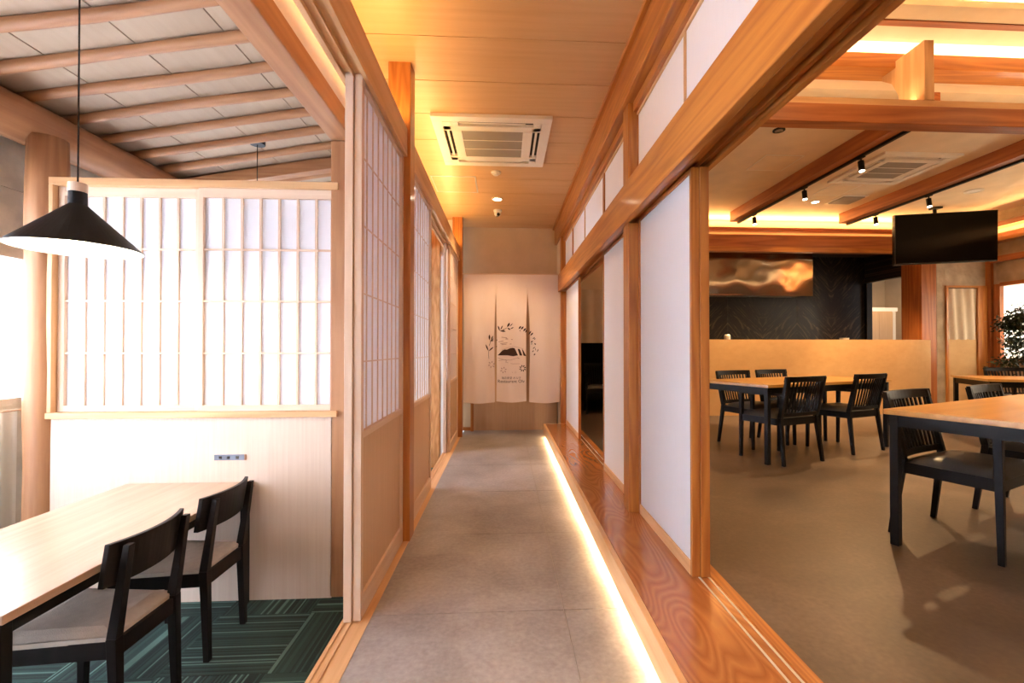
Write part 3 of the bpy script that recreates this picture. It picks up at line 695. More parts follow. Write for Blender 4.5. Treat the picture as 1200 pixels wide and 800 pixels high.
for a in ((110, 530, 60, 410, 0.010), (110, 530, 195, 455, 0.009), (125, 345, 125, 245, 0.012), (130, 350, 195, 350, 0.008), (150, 345, 185, 265, 0.008), (160, 350, 195, 310, 0.006),
          (300, 185, 270, 95, 0.010), (300, 180, 400, 190, 0.012), (310, 170, 350, 90, 0.008), (345, 160, 380, 160, 0.006), (425, 120, 470, 45, 0.014), (430, 130, 480, 165, 0.010), (465, 110, 520, 55, 0.006), (480, 150, 535, 120, 0.007),
          (620, 150, 665, 100, 0.012), (660, 160, 705, 105, 0.011), (700, 190, 745, 135, 0.011), (735, 215, 760, 160, 0.009), (790, 250, 835, 180, 0.010), (820, 265, 870, 210, 0.010), (860, 320, 900, 290, 0.006), (885, 330, 910, 310, 0.006),
          (830, 385, 860, 350, 0.009), (835, 415, 850, 395, 0.006), (890, 390, 915, 420, 0.009), (865, 490, 900, 455, 0.006), (905, 470, 915, 520, 0.004), (850, 545, 880, 515, 0.006), (880, 600, 905, 570, 0.009), (935, 545, 960, 490, 0.005), (640, 165, 650, 190, 0.006), (245, 350, 255, 330, 0.006), (240, 460, 250, 440, 0.006)):
    (x0, z0), (x1, z1) = ez(a[0], a[1]), ez(a[2], a[3]); leafshape(ink, x0, z0, x1, z1, a[4])
stm = MB(); line(stm, [ez(120, 440), ez(135, 390), ez(150, 340)], 0.003); line(stm, [ez(110, 530), ez(108, 600), ez(118, 660)], 0.0025); line(stm, [ez(340, 180), ez(420, 130)], 0.003); stm.build('printed_stem', 'ink', nt_)
for (fx, fy, rr, n_) in ((0, 0, 0, 0),): pass
def flower(cx, cy, r_, n_, mb):
    x, z = px(cx, cy)
    for i in range(n_):
        a = 2 * pi * i / n_ + 0.3; leafshape(mb, x + 0.35 * r_ * cos(a), z + 0.35 * r_ * sin(a), x + r_ * cos(a), z + r_ * sin(a), 0.0085)
flower(612.5, 431.5, 0.050, 8, ink)
pale_ = MB(); flower(590, 433.5, 0.048, 6, pale_); flower(576, 427, 0.052, 6, pale_)
ink.build('printed_mountain', 'ink', nt_)
line(pale_, [ez(280, 690), ez(360, 675), ez(480, 680), ez(580, 650), ez(640, 655), ez(600, 635)], 0.003)
line(pale_, [ez(265, 640), ez(420, 690), ez(400, 715), ez(520, 745), ez(640, 742)], 0.003)
line(pale_, [ez(340, 505), ez(430, 470), ez(520, 445), ez(620, 465), ez(700, 490)], 0.0025)
for a, b in (((330, 290), (420, 300)), ((395, 320), (520, 330)), ((280, 370), (360, 355)), ((310, 400), (430, 385)), ((330, 415), (500, 405)), ((400, 300), (440, 325))): line(pale_, [ez(*a), ez(*b)], 0.005)
pale_.build('printed_lake', 'ink_pale', nt_)
def cloth_text(name, body, cx, cz, size, mat):
    c = bpy.data.curves.new(name, 'FONT'); c.body = body; c.size = size; c.align_x = 'CENTER'; c.align_y = 'CENTER'; c.resolution_u = 3
    tmp = bpy.data.objects.new(name, c); COL.objects.link(tmp)
    bpy.context.view_layer.update()
    me = bpy.data.meshes.new_from_object(tmp.evaluated_get(bpy.context.evaluated_depsgraph_get()))
    bpy.data.objects.remove(tmp, do_unlink=True)
    for v in me.vertices: v.co = Vector(cloth_pt(cx + v.co.x, cz + v.co.y))
    me.materials.clear(); me.materials.append(M(mat))
    o = bpy.data.objects.new(name, me); COL.objects.link(o); o.parent = nt_; return o
x, z = px(599, 446.8); cloth_text('lettering', 'Restaurant Olv', x, z, 0.062, 'ink')
x, z = px(599, 443.0); cloth_text('lettering', '海辺食堂 オルヴ', x, z, 0.038, 'ink')
x, z = px(602.5, 436.3); cloth_text('lettering', '× 11', x, z, 0.040, 'ink_pale')

# ------------------------------------------------ ceiling fittings
def cassette(root, g=1.0, warm='white_plastic'):
    """four-way ceiling unit hanging face down, 0.96 square, z=0 at the ceiling"""
    h = 0.48
    fr_ = MB()
    for (a, b, c, d) in ((-h, h, -h, -0.40), (-h, h, 0.40, h), (-h, -0.40, -0.40, 0.40), (0.40, h, -0.40, 0.40)): fr_.box(a, b, c, d, -0.030, 0.0)
    for (a, b, c, d) in ((-0.40, 0.40, -0.335, -0.255), (-0.40, 0.40, 0.255, 0.335), (-0.335, -0.255, -0.255, 0.255), (0.255, 0.335, -0.255, 0.255), (-0.40, -0.335, -0.40, -0.27), (-0.40, -0.335, 0.27, 0.40), (0.335, 0.40, -0.40, -0.27), (0.335, 0.40, 0.27, 0.40), (-0.27, -0.335, -0.40, -0.335)):
        fr_.box(min(a, b), max(a, b), c, d, -0.034, 0.0)
    fr_.build('panel_frame', warm, root, bevel=0.004)
    part('duct', root, 'dark_gap', -0.41, 0.41, -0.41, 0.41, -0.006, 0.0)
    for (a, b, c, d) in ((-0.27, 0.27, -0.392, -0.343), (-0.27, 0.27, 0.343, 0.392), (-0.392, -0.343, -0.27, 0.27), (0.343, 0.392, -0.27, 0.27)):
        
        if b - a > d - c: part('louvre', root, warm, a, b, c + 0.014, d - 0.016, -0.024, -0.020)
        else: part('louvre', root, warm, a + 0.014, b - 0.016, c, d, -0.024, -0.020)
    part('intake_filter', root, 'filter_mesh', -0.255, 0.255, -0.255, 0.255, -0.030, -0.020)
    for y in (-0.085, 0.085): part('grille_bar', root, warm, -0.255, 0.255, y - 0.004, y + 0.004, -0.034, -0.030)
    return root
t = thing('ceiling_air_conditioner', 'cream four-way air conditioner set in the plank ceiling of the corridor', 'air conditioner', (-0.100, 4.08, CZ)); cassette(t)
t = thing('smoke_detector', 'small round white smoke detector between the air conditioner and the lit downlight', 'detector', (-0.088, 4.78, CZ))
MB().lathe([(0.052, 0), (0.052, -0.012), (0.044, -0.022)], n=28, capt=True).build('base', 'white_plastic', t); MB().lathe([(0.030, -0.022), (0.026, -0.036), (0.0, -0.037)], n=24).build('sensor_cap', 'white_plastic', t)
t = thing('downlight', 'round recessed downlight shining in the plank ceiling', 'light', (-0.086, 5.64, CZ))
MB().lathe([(0.070, 0), (0.070, -0.008), (0.052, -0.010), (0.050, -0.002)], n=32).build('trim_ring', 'white_plastic', t); MB().lathe([(0.050, -0.003), (0.0, -0.003)], n=28).build('lens', 'led_bulb', t)
spot('downlight_beam', (-0.086, 5.64, CZ - 0.03), (0, -0.05, -1), 60, WARM2, 110, 0.6, 0.05)
t = thing('security_camera', 'small white dome camera with dark lens on the plank ceiling near the end wall', 'camera', (-0.090, 6.10, CZ))
MB().lathe([(0.055, 0), (0.055, -0.022), (0.050, -0.028)], n=28, capt=True).build('mount', 'white_plastic', t)
MB().lathe([(0.045 * cos(a), -0.045 - 0.042 * sin(a)) for a in [pi / 2 * k / 8 - 0.5 for k in range(9)]], n=24).build('ball', 'white_plastic', t, smooth=True)
MB().tube([(0.008, -0.030, -0.060), (0.012, -0.052, -0.072)], [0.022, 0.020], 16).build('lens', 'black_plastic', t)
t = thing('access_hatch', 'square ceiling hatch with a pale metal edge in the plank ceiling', 'hatch', (-0.545, 5.165, CZ))
part('hatch_board', t, 'ceiling_board', -0.225, 0.225, -0.235, 0.235, -0.004, 0.002)
for (a, b, c, d) in ((-0.24, 0.24, -0.25, -0.235), (-0.24, 0.24, 0.235, 0.25), (-0.24, -0.225, -0.235, 0.235), (0.225, 0.24, -0.235, 0.235)): part('edge_strip', t, 'rail_metal', a, b, c, d, -0.006, 0.002)

# ================================================================== HALL
HC = 3.50
hc = sbox('ceiling', 'room_ceiling', 0.96, 8.4, 3.86, 8.05, HC, HC + 0.06)
sbox('ceiling', 'room_ceiling', 0.96, 8.4, -2.2, 3.90, 4.12, 4.18)
so = sbox('ceiling', 'room_ceiling', 0.96, 8.4, 3.20, 3.60, 3.75, 3.80)
part('batten', so, 'room_beam_X', -3.72, 3.72, -0.05, 0.01, -0.035, -0.025)
sbox('ceiling', 'room_ceiling', 0.96, 8.4, -2.2, 2.86, 3.75, 3.80)
sbox('wall_upper', 'room_ceiling', 0.96, 8.4, 3.862, 3.90, HC + 0.06, 4.12)
sbox('wall_over_corridor', 'plaster', 0.96, 1.0, -2.2, 8.05, 3.06, 4.12)
sbox('beam', 'cedar_X', 1.0, 8.3, 3.66, 3.86, 3.575, 3.70, 0.006)
tie = sbox('beam', 'room_beam_X', 0.97, 8.3, 3.38, 3.50, 2.962, 3.105, 0.006, 'low tie beam crossing the hall')
part('upper_member', tie, 'hinoki_X', -3.66, 3.66, -0.045, 0.03, 0.0715, 0.125)
kp = struct('column', B(3.265, 3.345, 3.39, 3.52, 3.16, 3.63), 'hinoki_Z', 'short king post on the tie beam', 0.004, origin=(3.28, 3.47, 3.4))
hb = MB(); pr = [(3.52, 3.16), (3.60, 3.16), (3.64, 3.34), (3.70, 3.46), (3.80, 3.54), (3.80, 3.63), (3.52, 3.63)]
n_ = len(pr); hb.v = [(3.270, y, z) for y, z in pr] + [(3.340, y, z) for y, z in pr]
hb.f = [tuple(range(n_))[::-1], tuple(range(n_, 2 * n_))] + [(i, (i + 1) % n_, n_ + (i + 1) % n_, n_ + i) for i in range(n_)]
o = hb.build('bracket', 'hinoki_Z', kp, (3.28, 3.47, 3.4))
# ceiling beams with lighting tracks
def ceiling_beam(x0, x1):
    struct('beam', B(x0, x1, 3.86, 7.45, 3.335, HC), 'room_beam_Y', None, 0.004, origin=((x0 + x1) / 2, 5.6, 3.4))
ceiling_beam(3.745, 3.865); ceiling_beam(5.630, 5.755)
spots = []
def track(x, names, ys):
    t = thing('lighting_track', names[0], 'track', (x, 5.65, 3.345), 0, 'black lighting tracks beside the ceiling beams')
    part('rail', t, 'black_metal', -0.017, 0.017, -1.75, 1.78, -0.035, 0.0)
    part('end_cap', t, 'black_plastic', -0.018, 0.018, 1.78, 1.80, -0.036, 0.001)
    for y, lab in zip(ys, names[1:]):
        s = thing('track_spotlight', lab, 'spotlight', (x, y, 3.310), 0, 'black spotlights on the lighting tracks')
        part('adapter', s, 'black_metal', -0.015, 0.015, -0.045, 0.045, -0.012, 0.0)
        MB().tube([(0, 0, -0.010), (0, 0, -0.045)], 0.008, 10).build('stem', 'black_metal', s)
        MB().tube([(0, 0.004, -0.040), (0.0, -0.010, -0.150)], [0.030, 0.030], 20).build('barrel', 'black_metal', s)
        MB().tube([(0.0, -0.0095, -0.1505), (0.0, -0.0100, -0.153)], 0.025, 18).build('lens', 'led_bulb', s)
        spots.append((x, y))
track(3.885, ['lighting track on the ceiling beam nearer the paper doors', 'spotlight high beside the air conditioner, closest to the tie beam on its track', 'middle spotlight of the track beside the hall air conditioner', 'spotlight at the far end of the track, above the steel hood'], (4.80, 5.75, 6.95))
track(5.775, ['lighting track on the ceiling beam above the television', 'spotlight at the near end of the track, high above the potted tree', 'spotlight just above the television', 'spotlight at the far end of its track, between television and steel hood'], (4.75, 5.95, 6.85))
for i, (x, y) in enumerate(spots):
    spot('track_beam', (x, y - 0.01, 3.14), (0.1, 0.62, -1) if 5.6 < y < 6.2 else ((0.15, 0.05, -1) if y > 6.2 else (-0.25, -0.35, -1)), 150, HALLC, 75, 0.7, 0.03)
# ceiling unit and small fittings of the hall
t = thing('ceiling_air_conditioner', 'four-way air conditioner between the two beams of the hall ceiling', 'air conditioner', (4.86, 5.53, HC)); cassette(t)
def hatch(x, y, w_, h_, lab, name='access_hatch'):
    t = thing(name, lab, 'hatch', (x, y, HC))
    part('hatch_board', t, 'room_ceiling', -w_, w_, -h_, h_, -0.003, 0.001)
    for (a, b, c, d) in ((-w_ - .012, w_ + .012, -h_ - .012, -h_), (-w_ - .012, w_ + .012, h_, h_ + .012), (-w_ - .012, -w_, -h_, h_), (w_, w_ + .012, -h_, h_)): part('edge_strip', t, 'white_plastic', a, b, c, d, -0.005, 0.001)
hatch(3.30, 5.45, 0.22, 0.22, 'square ceiling hatch by the doorway side of the track beam')
hatch(4.75, 6.33, 0.20, 0.20, 'square ceiling hatch behind the hall air conditioner')
t = thing('ceiling_vent', 'square dark vent in the hall ceiling near the shining downlight', 'vent', (5.20, 6.72, HC))
part('vent_frame', t, 'white_plastic', -0.20, 0.20, -0.20, 0.20, -0.012, 0); part('vent_plate', t, 'filter_mesh', -0.165, 0.165, -0.165, 0.165, -0.022, -0.012)
t = thing('downlight', 'shining round downlight in the hall ceiling between beam and vent', 'light', (4.80, 6.85, HC))
MB().lathe([(0.065, 0), (0.065, -0.008), (0.048, -0.010)], n=28).build('trim_ring', 'white_plastic', t); MB().lathe([(0.048, -0.009), (0, -0.009)], n=24).build('lens', 'led_bulb', t)
spot('hall_downlight', (4.80, 6.85, 3.45), (0, 0, -1), 50, WARM2, 120, 0.6, 0.05)
t = thing('downlight', 'unlit round ceiling ring beside the beam, above the television', 'light', (6.75, 6.25, HC))
MB().lathe([(0.11, 0), (0.11, -0.010), (0.085, -0.012)], n=32).build('trim_ring', 'white_plastic', t); MB().lathe([(0.085, -0.006), (0, -0.006)], n=28).build('lens', 'white_enamel', t)
t = thing('downlight', 'small black-rimmed downlight just under the tie beam near the doorway', 'light', (2.85, 4.62, HC))
MB().lathe([(0.06, 0), (0.06, -0.010), (0.04, -0.012)], n=28).build('trim_ring', 'black_metal', t); MB().lathe([(0.04, -0.006), (0, -0.006)], n=24).build('lens', 'filter_mesh', t)

# cove beam over the counter
cb = sbox('beam', 'room_beam_X', 2.9, 8.2, 7.60, 7.72, 2.880, 3.170, 0.004, 'deep beam above the kitchen counter')
part('recess', cb, 'hinoki_X', -2.65, 2.65, 0.045, 0.055, 0.145, 0.25); part('top_board', cb, 'room_beam_X', -2.65, 2.65, -0.06, 0.24, 0.245, 0.268)
part('lower_moulding', cb, 'cedar_X', -2.65, 2.65, -0.075, -0.06, -0.145, -0.065)
sbox('wall_above_kitchen', 'plaster', 2.9, 8.4, 7.98, 8.05, 2.98, HC)
# side cove
sbw = sbox('beam', 'room_beam_Y', 8.05, 8.20, -2.2, 7.60, 3.22, 3.30); 
sbw = sbox('beam', 'cedar_Y', 8.02, 8.20, -2.2, 7.60, 2.98, 3.03)
sbox('trim_5', 'room_beam_Y', 8.15, 8.20, -2.2, 7.35, 2.66, 2.76)
wr = sbox('wall_right', 'plaster_stone', 8.20, 8.40, 7.24, 7.40, 0, 4.12)
part('panel_above', wr, 'plaster_stone', -0.098, 0.10, -9.4, 0.0, 0.22, 2.06); part('panel_below', wr, 'plaster_stone', -0.098, 0.10, -9.4, 0.0, -2.06, -1.03)
part('panel_near', wr, 'plaster_stone', -0.096, 0.10, -9.4, -3.7, -1.03, 0.22)
w5 = sempty('window_5', (8.22, 7.0, 0))
part('jamb', w5, 'room_beam_Z', -0.05, 0.06, 0.16, 0.26, RF, 2.30); part('window_head', w5, 'room_beam_Y', -0.05, 0.05, -3.6, 0.16, 2.26, 2.32); part('window_sill', w5, 'hinoki_Y', -0.04, 0.05, -3.6, 0.16, 1.03, 1.07)
part('roller_blind', w5, 'sheer', 0.02, 0.022, -3.6, 0.16, 1.07, 2.26)
area_axis('hall_window_daylight', (8.60, 5.4, 1.65), (0, 1, 0), 3.7, 1.2, (-1, 0, 0), 150, (1.0, 0.93, 0.80))

# plaster wall with the curtained door, corner trims
wb = sbox('wall_back_right', 'plaster_stone', 7.27, 7.42, 7.36, 7.48, RF, 3.2)
part('panel_above', wb, 'plaster_stone', 0.075, 0.865, -0.058, 0.062, 0.565, 1.51); part('pier', wb, 'plaster_stone', 0.80, 0.865, -0.056, 0.064, -1.51, 0.565)
d1 = sempty('door_1', (7.74, 7.36, RF))
part('jamb', d1, 'cedar_Z', -0.325, -0.290, -0.03, 0.03, 0, 2.075); part('jamb', d1, 'cedar_Z', 0.235, 0.42, -0.03, 0.03, 0, 2.075); part('head', d1, 'cedar_X', -0.325, 0.42, -0.03, 0.03, 2.075, 2.11)
part('leaf', d1, 'counter_plaster', -0.290, 0.235, 0.0, 0.02, 0, 1.21)
part('backing', d1, 'plaster_cream', -0.290, 0.235, 0.30, 0.31, 0, 2.075)
cu = MB().grid(lambda u, v: (-0.285 + 0.515 * u, -0.01 + 0.018 * sin(u * 20 + v * 2), 1.20 + 0.86 * v), 40, 8)
o = cu.build('door_curtain', 'cloth_shade', None, smooth=True); o.location = (7.74, 7.36, RF); tag(o, 'folded grey-beige curtain hanging in the narrow doorway by the corner', 'curtain')
sbox('trim_6', 'room_beam_Z', 8.14, 8.20, 7.28, 7.36, RF, 2.95)
struct('column', B(7.0, 7.27, 7.36, 7.76, RF, 2.88), 'room_beam_Z', 'thick square post behind the counter end', 0.01, origin=(7.1, 7.5, 1.5))

# counter: long front that rounds off at its end
pts = [(3.03, 7.04), (6.0, 7.04)]
for i in range(1, 13):
    a = pi / 2 * i / 12; pts.append((6.0 + 1.10 * sin(a), 7.04 + 0.30 * (1 - cos(a))))
ob = MB(); n = len(pts)
inner = [(3.03, 7.14), (6.0, 7.14)] + [(6.0 + 1.0 * sin(pi / 2 * i / 12), 7.14 + 0.2 * (1 - cos(pi / 2 * i / 12))) for i in range(1, 13)]
for (x, y), (xi, yi) in zip(pts, inner): ob.v += [(x, y, RF), (x, y, 1.372), (xi, yi, 1.372), (xi, yi, RF)]
for i in range(n - 1):
    a = i * 4; b = a + 4; ob.f += [(a, b, b + 1, a + 1), (a + 1, b + 1, b + 2, a + 2), (a + 2, b + 2, b + 3, a + 3), (a + 3, b + 3, b, a)]
ob.f += [(0, 1, 2, 3), (n * 4 - 1, n * 4 - 2, n * 4 - 3, n * 4 - 4)]
o = ob.build('kitchen_counter', 'counter_plaster', None, (4.5, 7.1, 0)); tag(o, 'long ochre plaster counter front with a rounded end, before the dark kitchen', 'counter')
tp = B(3.05, 6.0, 7.15, 7.62, 1.20, 1.24).build('work_surface', 'counter_plaster', o, (0, 0, 0))
# kitchen behind
mw = sempty('wall_kitchen', (0, 8.6, 0))
for k in range(3): 
    pn = part('stone_panel', mw, 'black_marble', 2.9 + k * 1.375, 2.9 + (k + 1) * 1.375 - 0.004, 0, 0.05, RF, 3.0)
sbox('ceiling', 'dark_gap', 2.9, 9.6, 7.72, 11.2, 3.0, 3.05)
rw = sbox('wall_kitchen_return', 'black_marble', 7.02, 7.10, 7.76, 8.6, 2.50, 3.0)
sbox('wall_kitchen_far', 'plaster_cream', 7.0, 9.6, 11.0, 11.1, 0, 3.0); sbox('wall_kitchen_side', 'plaster_cream', 9.5, 9.6, 7.48, 11.0, 0, 3.0)
sbox('floor', 'room_stone', 8.4, 9.6, 7.48, 11.2, 0.0, RF)
part('jamb', rw, 'black_plastic', -0.05, 0.06, 0.36, 0.44, -2.57, -0.25)
area_axis('kitchen_lamp', (8.2, 9.4, 2.98), (1, 0, 0), 0.9, 0.2, (0, 0, -1), 14, WARM2)
t = thing('storage_cabinet', 'pale wooden cabinet with papers on top in the room behind the kitchen opening', 'cabinet', (8.45, 10.0, RF))
part('body', t, 'tan_board', -0.30, 0.36, 0, 0.5, 0, 1.90); dr = part('door', t, 'tan_board', -0.295, 0.028, -0.018, 0, 0.05, 1.88); share(dr, t, (0.195, -0.009, 0.965))
part('side_strip', t, 'white_plastic', 0.36, 0.44, 0, 0.5, 0, 1.9)
t = thing('paper_stack', 'white papers lying on top of the pale wooden cabinet', 'papers', (8.50, 10.1, RF + 1.90))
part('sheet_pile', t, 'white_enamel', -0.36, 0.44, -0.10, 0.3, 0.0, 0.085)
# extraction hood
t = thing('extraction_hood', 'wide stainless steel extraction hood over the kitchen, against black stone', 'hood', (4.07, 7.98, 2.205))
part('front_panel', t, 'brushed_steel', -1.47, 1.47, 0, 0.012, 0.0, 0.78, 0.003)
part('side_panel', t, 'brushed_steel', 1.458, 1.47, 0.012, 0.60, 0.0, 0.78); part('bottom_rim', t, 'brushed_steel', -1.47, 1.47, 0.0, 0.05, -0.03, 0.0); part('underside', t, 'filter_mesh', -1.45, 1.45, 0.05, 0.60, 0.01, 0.02)
for x in (-1.0, -0.45, 0.15, 0.75, 1.25):
    spot('hood_spot', (4.07 + x, 7.86, 2.96), (0, 0.5, -0.9), 6, WARM2, 80, 0.6, 0.02)
for i, (x, w_, h_, m_) in enumerate(((3.62, 0.05, 0.10, 'rail_metal'), (3.78, 0.10, 0.07, 'black_plastic'), (5.60, 0.04, 0.03, 'white_plastic'))):
    t = thing(('steel_tin', 'black_box', 'white_bowl')[i], ('small bright tin on the kitchen worktop behind the counter', 'small black box beside the bright tin behind the counter', 'small white bowl rim showing above the counter, near the kitchen opening')[i], ('tin', 'box', 'bowl')[i], (x, 7.30, RF + 1.06))
    if i == 0: MB().lathe([(w_, 0), (w_, 0.20), (w_ * 0.7, 0.22)], n=20, capb=True, capt=True).build('body', m_, t)
    elif i == 1: part('body', t, m_, -w_, w_, -0.05, 0.05, 0, 0.175, 0.004)
    else: MB().lathe([(0.03, 0), (0.055, 0.10), (0.07, 0.165), (0.066, 0.165), (0.05, 0.10)], n=24, capb=True).build('body', m_, t)

# television hung from the ceiling
t = thing('television', 'large black television hung under the ceiling above the counter end, tilted slightly', 'television', (6.99, 6.93, 2.985)); t.rotation_euler = (R(3), R(-1.6), R(-9))
part('casing', t, 'black_plastic', -0.755, 0.755, -0.02, 0.045, -0.400, 0.400, 0.005); part('screen', t, 'screen_glass', -0.740, 0.740, -0.024, -0.020, -0.375, 0.388); part('mount_plate', t, 'black_metal', -0.2, 0.2, 0.045, 0.10, -0.15, 0.15)
MB().tube([(-0.06, 0.08, 0.0), (-0.075, 0.11, 0.50)], 0.026, 12).build('ceiling_pole', 'black_metal', t); part('ceiling_bracket', t, 'black_metal', -0.13, 0.00, 0.04, 0.16, 0.48, 0.51)

# ------------------------------------------------ hall tables
def hall_table(lab, corner, ang, L_=1.90, W_=0.80):
    """corner = near corner on the doorway side; long side runs at `ang`"""
    t = thing('dining_table', lab, 'table', (corner[0], corner[1], RF), ang, 'oak tables of the hall')
    part('table_top', t, 'table_oak_x', 0, L_, 0, W_, 0.692, 0.720, 0.002)
    a = part('apron', t, 'black_metal', 0.058, L_ - 0.058, 0.025, 0.045, 0.630, 0.692); share(a, t, (L_ / 2, W_ - 0.035, 0.661))
    a = part('apron', t, 'black_metal', 0.025, 0.045, 0.058, W_ - 0.058, 0.630, 0.692); share(a, t, (L_ - 0.035, W_ / 2, 0.661))
    l = part('leg', t, 'black_metal', 0.018, 0.058, 0.018, 0.058, 0, 0.692, 0.003)
    for p in ((L_ - 0.038, 0.038), (0.038, W_ - 0.038), (L_ - 0.038, W_ - 0.038)): share(l, t, (p[0], p[1], 0.346))
    return t
TA = R(21.5)
hall_table('oak table with four slatted armchairs in front of the ochre counter', (2.350, 3.990), TA)
T2A = R(23.5)
# second table: its doorway-side far corner is at (2.02, 2.365); body extends towards the viewer
W2 = 0.80
cx2, cy2 = 2.035 + W2 * sin(T2A), 2.372 - W2 * cos(T2A)
hall_table('large oak table nearest the open doorway, its corner pointing at the paper doors', (cx2, cy2), T2A)
hall_table('oak table by the corner window, in front of the potted tree', (5.18, 4.66), R(-24), 1.5, 0.82)

# slatted armchair ------------------------------------------------
def slat_chair():
    t = empty('armchair')
    for s in (-1, 1):
        MB().leg((s * 0.255, -0.255, 0), (s * 0.235, -0.205, 0.42), 0.013, 0.018).hexa(
            [(s * 0.235 - 0.017, -0.225, 0.42), (s * 0.235 + 0.017, -0.225, 0.42), (s * 0.235 + 0.017, -0.187, 0.42), (s * 0.235 - 0.017, -0.187, 0.42)],
            [(s * 0.245 - 0.014, -0.300, 0.785), (s * 0.245 + 0.014, -0.300, 0.785), (s * 0.245 + 0.014, -0.272, 0.785), (s * 0.245 - 0.014, -0.272, 0.785)]).build('rear_leg', 'black_oak', t, bevel=0.002)
        MB().leg((s * 0.262, 0.205, 0), (s * 0.262, 0.195, 0.640), 0.013, 0.018).build('front_leg', 'black_oak', t, bevel=0.002)
        MB().hexa([(s * 0.262 - 0.018, 0.218, 0.622), (s * 0.262 - 0.018, 0.0, 0.622), (s * 0.250 - 0.014, -0.262, 0.640), (s * 0.250 + 0.014, -0.262, 0.640)][::1] if False else
                  [(s * 0.245 - 0.015, -0.268, 0.618), (s * 0.245 + 0.015, -0.268, 0.618), (s * 0.262 + 0.020, 0.215, 0.612), (s * 0.262 - 0.020, 0.215, 0.612)],
                  [(s * 0.245 - 0.015, -0.268, 0.642), (s * 0.245 + 0.015, -0.268, 0.642), (s * 0.262 + 0.020, 0.215, 0.640), (s * 0.262 - 0.020, 0.215, 0.640)]).build('armrest', 'black_oak', t, bevel=0.003)
        MB().hexa([(s * 0.236 - 0.010, -0.21, 0.350), (s * 0.236 + 0.010, -0.21, 0.350), (s * 0.262 + 0.010, 0.19, 0.350), (s * 0.262 - 0.010, 0.19, 0.350)],
                  [(s * 0.236 - 0.010, -0.21, 0.410), (s * 0.236 + 0.010, -0.21, 0.410), (s * 0.262 + 0.010, 0.19, 0.410), (s * 0.262 - 0.010, 0.19, 0.410)]).build('side_rail', 'black_oak', t)
    part('front_rail', t, 'black_oak', -0.262, 0.262, 0.188, 0.208, 0.350, 0.410); part('rear_rail', t, 'black_oak', -0.236, 0.236, -0.215, -0.195, 0.350, 0.415)
    def seat(u, v):
        hw = 0.235 + 0.022 * v; x = (2 * u - 1) * hw; y = -0.185 + v * 0.405
        e = min(1.0, 6 * min(u, 1 - u), 6 * min(v, 1 - v))
        return x, y, 0.410 + 0.045 * sqrt(max(0, e))
    MB().grid(seat, 16, 14).build('seat', 'seat_vinyl', t, smooth=True)
    n = 12
    def rail(name, z0, z1, yb, bow, hw):
        mb = MB()
        for i in range(n + 1):
            u = i / n; x = (2 * u - 1) * hw; y = yb - bow * (1 - (2 * u - 1) ** 2)
            mb.v += [(x, y - 0.011, z0), (x, y - 0.011 - (z1 - z0) * 0.2, z1), (x, y + 0.011 - (z1 - z0) * 0.2, z1), (x, y + 0.011, z0)]
        for i in range(n):
            a = i * 4; b = a + 4; mb.f += [(a, b, b + 1, a + 1), (a + 1, b + 1, b + 2, a + 2), (a + 2, b + 2, b + 3, a + 3), (a + 3, b + 3, b, a)]
        mb.f += [(0, 1, 2, 3), (n * 4 + 3, n * 4 + 2, n * 4 + 1, n * 4)]
        mb.build(name, 'black_oak', t, bevel=0.002)
    rail('top_rail', 0.745, 0.795, -0.272, 0.030, 0.262); rail('lower_back_rail', 0.430, 0.465, -0.212, 0.015, 0.225)
    proto = None
    for i in range(11):
        u = (i + 0.5) / 11; xb = (2 * u - 1) * 0.205; xt = (2 * u - 1) * 0.225
        yb = -0.214 - 0.015 * (1 - (2 * u - 1) ** 2); yt = -0.274 - 0.030 * (1 - (2 * u - 1) ** 2)
        MB().leg((xb, yb, 0.460), (xt, yt, 0.752), 0.0065, 0.0065, 0.006, 0.006).build('slat', 'black_oak', t)
    return t
def at_rear(px_, py_, face, off=0.255):
    """chair origin so that its rear leg on the doorway side stands at (px_, py_); face = direction it looks at"""
    return None
proto = slat_chair(); used = [False]
G1 = 'slatted black armchairs of the hall'
def place(rear_mid, face_deg, lab):
    """rear_mid: point midway between the rear feet; face_deg: compass of the way it faces (0 = +X, 90 = +Y)"""
    o = proto if not used[0] else copy_tree(proto); used[0] = True
    f = R(face_deg); o.rotation_euler = (0, 0, f - pi / 2)
    o.location = (rear_mid[0] + 0.255 * cos(f), rear_mid[1] + 0.255 * sin(f), RF)
    tag(o, lab, 'chair', G1); return o
place((2.715, 4.050), 110, 'slatted armchair seen from behind, beside the table leg, before the ochre counter')
place((3.665, 4.455), 112, 'slatted armchair seen from behind, at the table end below the television')
place((2.650, 5.170), -68.5, 'black slatted armchair on the counter side of the table, next to the doorway edge')
place((3.230, 5.380), -68.5, 'black slatted armchair on the counter side of the table, second from the doorway edge')
place((2.430, 2.620), -65, 'slatted armchair with a lit vinyl seat, tucked under the big table corner by the doorway')
place((3.300, 2.960), -65, 'black slatted armchair at the nearest oak table, beyond the one at its corner')
place((6.72, 5.80), -103, 'black slatted armchair behind the table by the corner window')

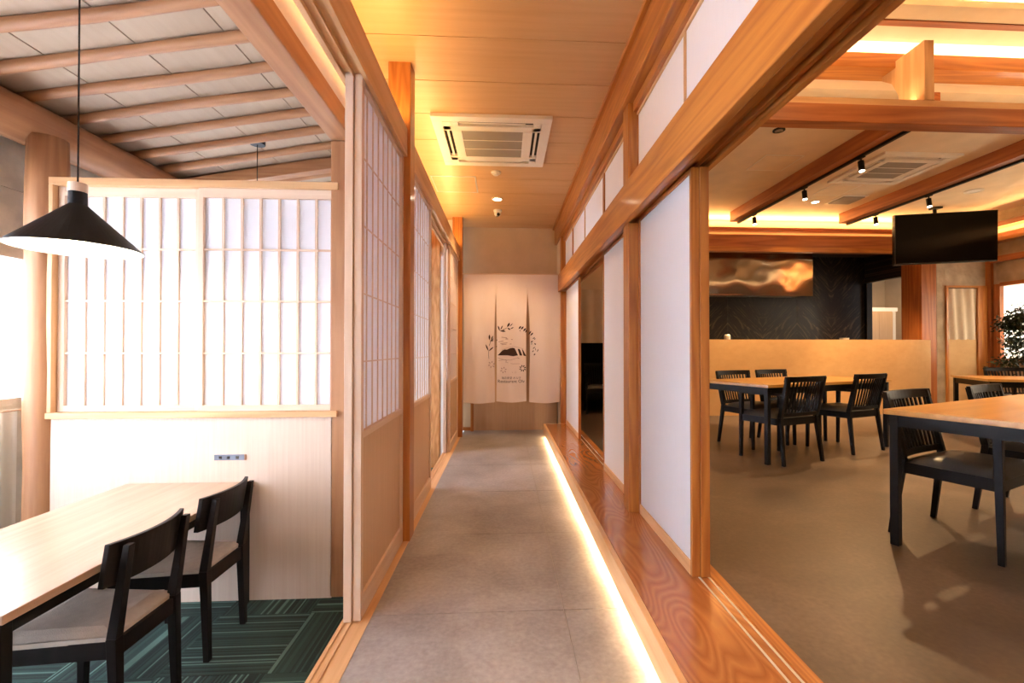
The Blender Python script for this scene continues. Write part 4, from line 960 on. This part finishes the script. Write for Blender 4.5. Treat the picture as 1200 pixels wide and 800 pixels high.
# potted tree
t = thing('potted_tree', 'dark leafy potted tree in front of the bright corner window', 'plant', (7.40, 6.0, RF))
MB().lathe([(0.14, 0), (0.17, 0.30), (0.18, 0.34), (0.165, 0.34), (0.16, 0.30)], n=28, capb=True).build('pot', 'pot', t, smooth=False)
MB().lathe([(0.162, 0.30), (0.0, 0.31)], n=24).build('soil', 'soil', t)
tk = MB(); tips = []
tk.tube([(0, 0, 0.30), (0.02, 0.01, 0.7), (-0.02, 0, 1.0), (0.01, 0.02, 1.35)], [0.028, 0.024, 0.020, 0.012], 10)
for i in range(22):
    a = random.uniform(0, 2 * pi); z0 = random.uniform(0.75, 1.35); l_ = random.uniform(0.28, 0.52) * (1.0 if z0 < 1.15 else 0.75); up = random.uniform(0.15, 0.6)
    p1 = (l_ * 0.55 * cos(a), l_ * 0.55 * sin(a), z0 + up * 0.6); p2 = (l_ * cos(a), l_ * sin(a), z0 + up * 0.6 + random.uniform(-0.10, 0.18))
    tk.tube([(0, 0, z0), p1, p2], [0.010, 0.006, 0.003], 6); tips.append((p1, p2))
tk.build('trunk', 'bark', t, smooth=True)
lv = MB()
for i in range(3600):
    p1, p2 = random.choice(tips); u = random.random()
    c = Vector(p1).lerp(Vector(p2), u) + Vector((random.gauss(0, 0.055), random.gauss(0, 0.055), random.gauss(0, 0.055)))
    d = Vector((random.uniform(-1, 1), random.uniform(-1, 1), random.uniform(-1.2, 0.3))).normalized(); s = d.cross(Vector((random.uniform(-1, 1), random.uniform(-1, 1), 1))).normalized()
    L_ = random.uniform(0.05, 0.08); lv.poly([c, c + d * L_ * 0.5 + s * L_ * 0.2, c + d * L_, c + d * L_ * 0.5 - s * L_ * 0.2])
f_ = lv.build('foliage', 'leaf', t); f_['kind'] = 'stuff'

# ------------------------------------------------ dim back room behind the far doorway, its shade painted as near-black walls and ceiling
bw = sbox('wall_partition', 'plaster_cream', 0.995, 3.0, 7.40, 7.50, 2.16, HC)
part('pier', bw, 'plaster_cream', -0.0, 1.0, -0.05, 0.05, -2.65, -0.67)
o = MB().grid(lambda u, v: (-0.45 + 0.55 * u - (0.012 if u > 0.5 else 0), 0.012 * sin(u * 14), -0.86 + 0.86 * v), 24, 8).build('short_split_curtain', 'cloth_shade', None, smooth=True)
o.location = (1.60, 7.36, 2.18); tag(o, 'short beige split curtain seen in the dark doorway between the paper doors', 'curtain')
MB().grid(lambda u, v: (0.115 + 0.36 * u, 0.012 * sin(u * 9 + 1), -0.86 + 0.86 * v), 16, 8).build('cloth_strip', 'cloth_shade', o, smooth=True)
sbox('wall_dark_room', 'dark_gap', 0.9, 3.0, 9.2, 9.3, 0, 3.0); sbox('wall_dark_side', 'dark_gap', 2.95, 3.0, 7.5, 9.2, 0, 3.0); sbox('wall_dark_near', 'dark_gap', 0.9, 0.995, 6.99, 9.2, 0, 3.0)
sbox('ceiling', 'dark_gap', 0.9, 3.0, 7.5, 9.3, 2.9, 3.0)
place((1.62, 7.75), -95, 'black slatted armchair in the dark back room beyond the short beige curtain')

# ------------------------------------------------ the rest of the shell, behind the viewer
sbox('wall_near', 'plaster_white', -3.3, 8.4, -2.32, -2.2, -0.42, 4.18)
